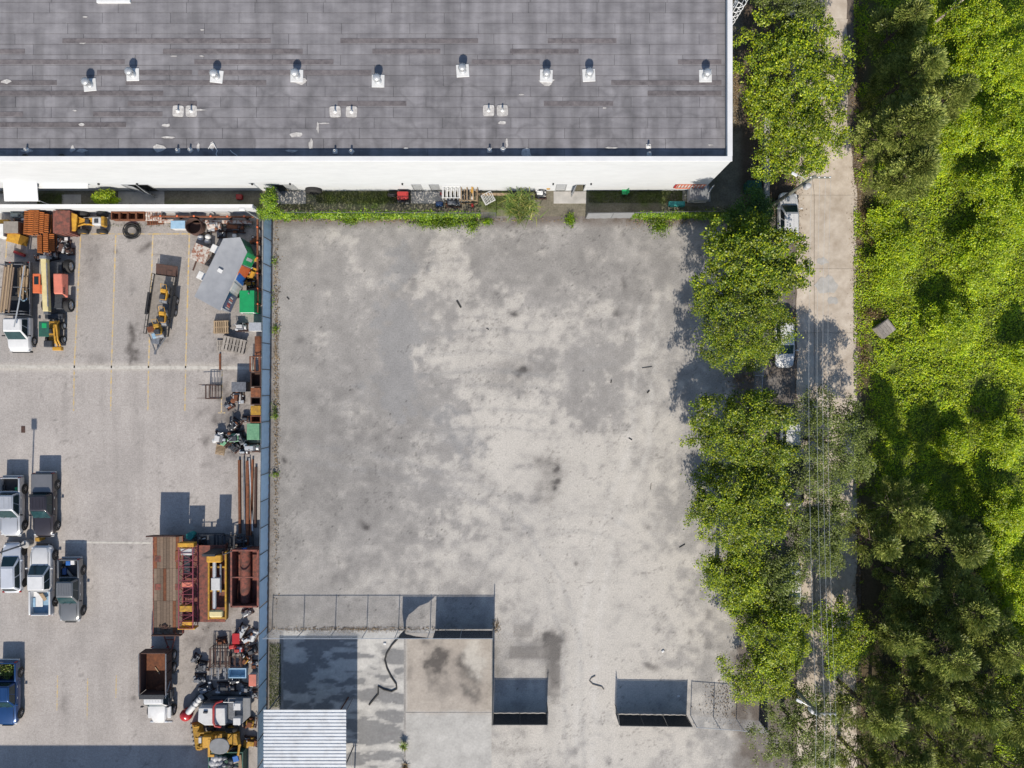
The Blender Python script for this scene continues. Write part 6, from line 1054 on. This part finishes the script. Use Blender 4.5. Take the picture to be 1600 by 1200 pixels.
t = T('garden_chair', 'green plastic garden chair in the alley by the wall', 'chair', P(975, 301), 0); bx('seat', 'green', t, (0, 0, .42), (.5, .5, .05)); [bx('slat', 'green', t, (.25, -.2+.1*k, .75), (.04, .06, .6), ry=12, bevel=.01) for k in range(5)]; [MB().cyl((x, y, 0), (x, y, .42), .03, n=6).build('leg', 'green', t) for x in (-.22, .22) for y in (-.22, .22)]; [bx('armrest', 'green', t, (0, s*.27, .62), (.5, .06, .04)) for s in (-1, 1)]
t = T('red_ladder', 'orange-red ladder hung sideways on the white wall', 'ladder', Vector((P(1072, 298, 0).x, WY0-.07, 0))); lb_ = MB(); [lb_.box((0, 0, zz), (2.5, .05, .07)) for zz in (1.1, 2.3)]; lb_.build('side_rail', 'orange', t); [MB().box((-1.1+.28*k, 0, 1.7), (.06, .04, 1.12)).build('rung', 'orange', t) for k in range(9)]; bx('foot', 'red', t, (-1.35, 0, 1.8), (.2, .08, 1.0))
t = crate('grey_shed', 'grey storage box with its white door flapped open by the wall corner', 'storage box', 1078, 290, 1108, 312, 1.2, 'lightgrey', lid='midgrey'); bx('door_flap', 'whitemetal', t, (1.05, .35, .75), (.06, .8, 1.1), rz=-35); item('teal_bin', 'teal', 'teal bin lying in the vines by the lot fence', 'bin', 1058, 318, .2, (1.45, .45, .5), bevel=.06)
crate('utility_cabinet', 'green utility cabinet beside the low concrete wall', 'cabinet', 1168, 282, 1190, 298, 1.2, 'darkgreen')
t = crate('concrete_block', 'grey slab-topped block in the verge weeds', 'block', 1372, 503, 1396, 524, .9, 'greywood', rz=38); [MB().box((-.45+.3*k, 0, .94), (.27, 1.1, .03)).build('board', 'greywood', t) for k in range(4)]

for k, (x, y, L_, w__, a_, m, m2, lb) in enumerate(((386, 1000, 1.0, .8, 30, 'rust', 'galv', 'rusty winch beside the bright parts at the cluster top'), (345, 1003, .9, .7, 10, 'rustdark', 'rust', 'dark rusty scrap just above the brown pipe rack'), (305, 1030, .8, .7, 60, 'machine', 'steel', 'small dark motor at the left of the brown rack'), (398, 1040, .8, .8, 0, 'steel', 'rust', 'steel scrap against the fence beside the tan hoist'), (366, 1064, 1.2, .7, 8, 'machine', 'machine', 'black scrap between the blue crate and the linkage'), (396, 1086, .7, .9, 0, 'rustdark', 'steel', 'rusty scrap at the fence right of the excavator body'),
    (390, 1130, 1.0, 1.2, 80, 'dirtyyellow', 'rust', 'yellow rusty digger parts behind the backhoe'), (393, 1160, .9, 1.6, 85, 'rust', 'dirtyyellow', 'rusty beam ends beside the blue fence below the backhoe'), (330, 1128, 1.0, .6, 0, 'machine', 'rustdark', 'dark hydraulic block between excavator body and backhoe hood'), (372, 1130, 1.1, .6, 10, 'machine', 'lightgrey', 'black engine clutter above the backhoe roof'), (357, 634, .8, .7, 30, 'rust', 'steel', 'small rusty scrap left of the fence bins'), (384, 655, .9, .6, 0, 'rustdark', 'machine', 'dark scrap between engine heap and lowest bin'),
    (352, 692, .9, .7, 50, 'rustdark', 'palegreen', 'rusty gear in the middle of the engine heap'), (379, 690, .8, .8, 20, 'steel', 'machine', 'grey motor right of the green engine'), (380, 706, .9, .5, 0, 'machine', 'galv', 'dark valves under the grey pump row'), (398, 375, .8, .9, 80, 'machine', 'rust', 'dark scrap in the shade right of the trailer nose'), (398, 405, .7, .9, 90, 'rustdark', 'dirtyyellow', 'rusty scrap by the guard rail beside the green panel'), (345, 366, .9, .6, 0, 'machine', 'steel', 'dark hydraulic scrap above the trailer nose'),
    (88, 378, .8, .6, 60, 'rustwhite', 'machine', 'rust-white fittings right of the lower track stack'), (108, 392, .7, .7, 0, 'machine', 'rustdark', 'dark axle parts above the telehandler wheel'), (60, 402, 1.0, .6, 0, 'machine', 'rustdark', 'black scrap under the lower track stack'), (375, 846, 1.4, .7, 5, 'rustdark', 'machine', 'dark rusty scrap at the top of the red container'), (312, 846, 1.1, .7, 0, 'machine', 'rustdark', 'black scrap right of the teal barrel'), (385, 958, 1.0, .7, 30, 'lightgrey', 'steel', 'grey steel box parts below the red container'), (280, 352, .6, .5, 0, 'steel', 'rust', 'small steel scrap left of the rusty drum'))):
    engine('scrap_pile', lb, 'scrap', x, y, (L_, w__, .6), a_, m, m2, 300+k)
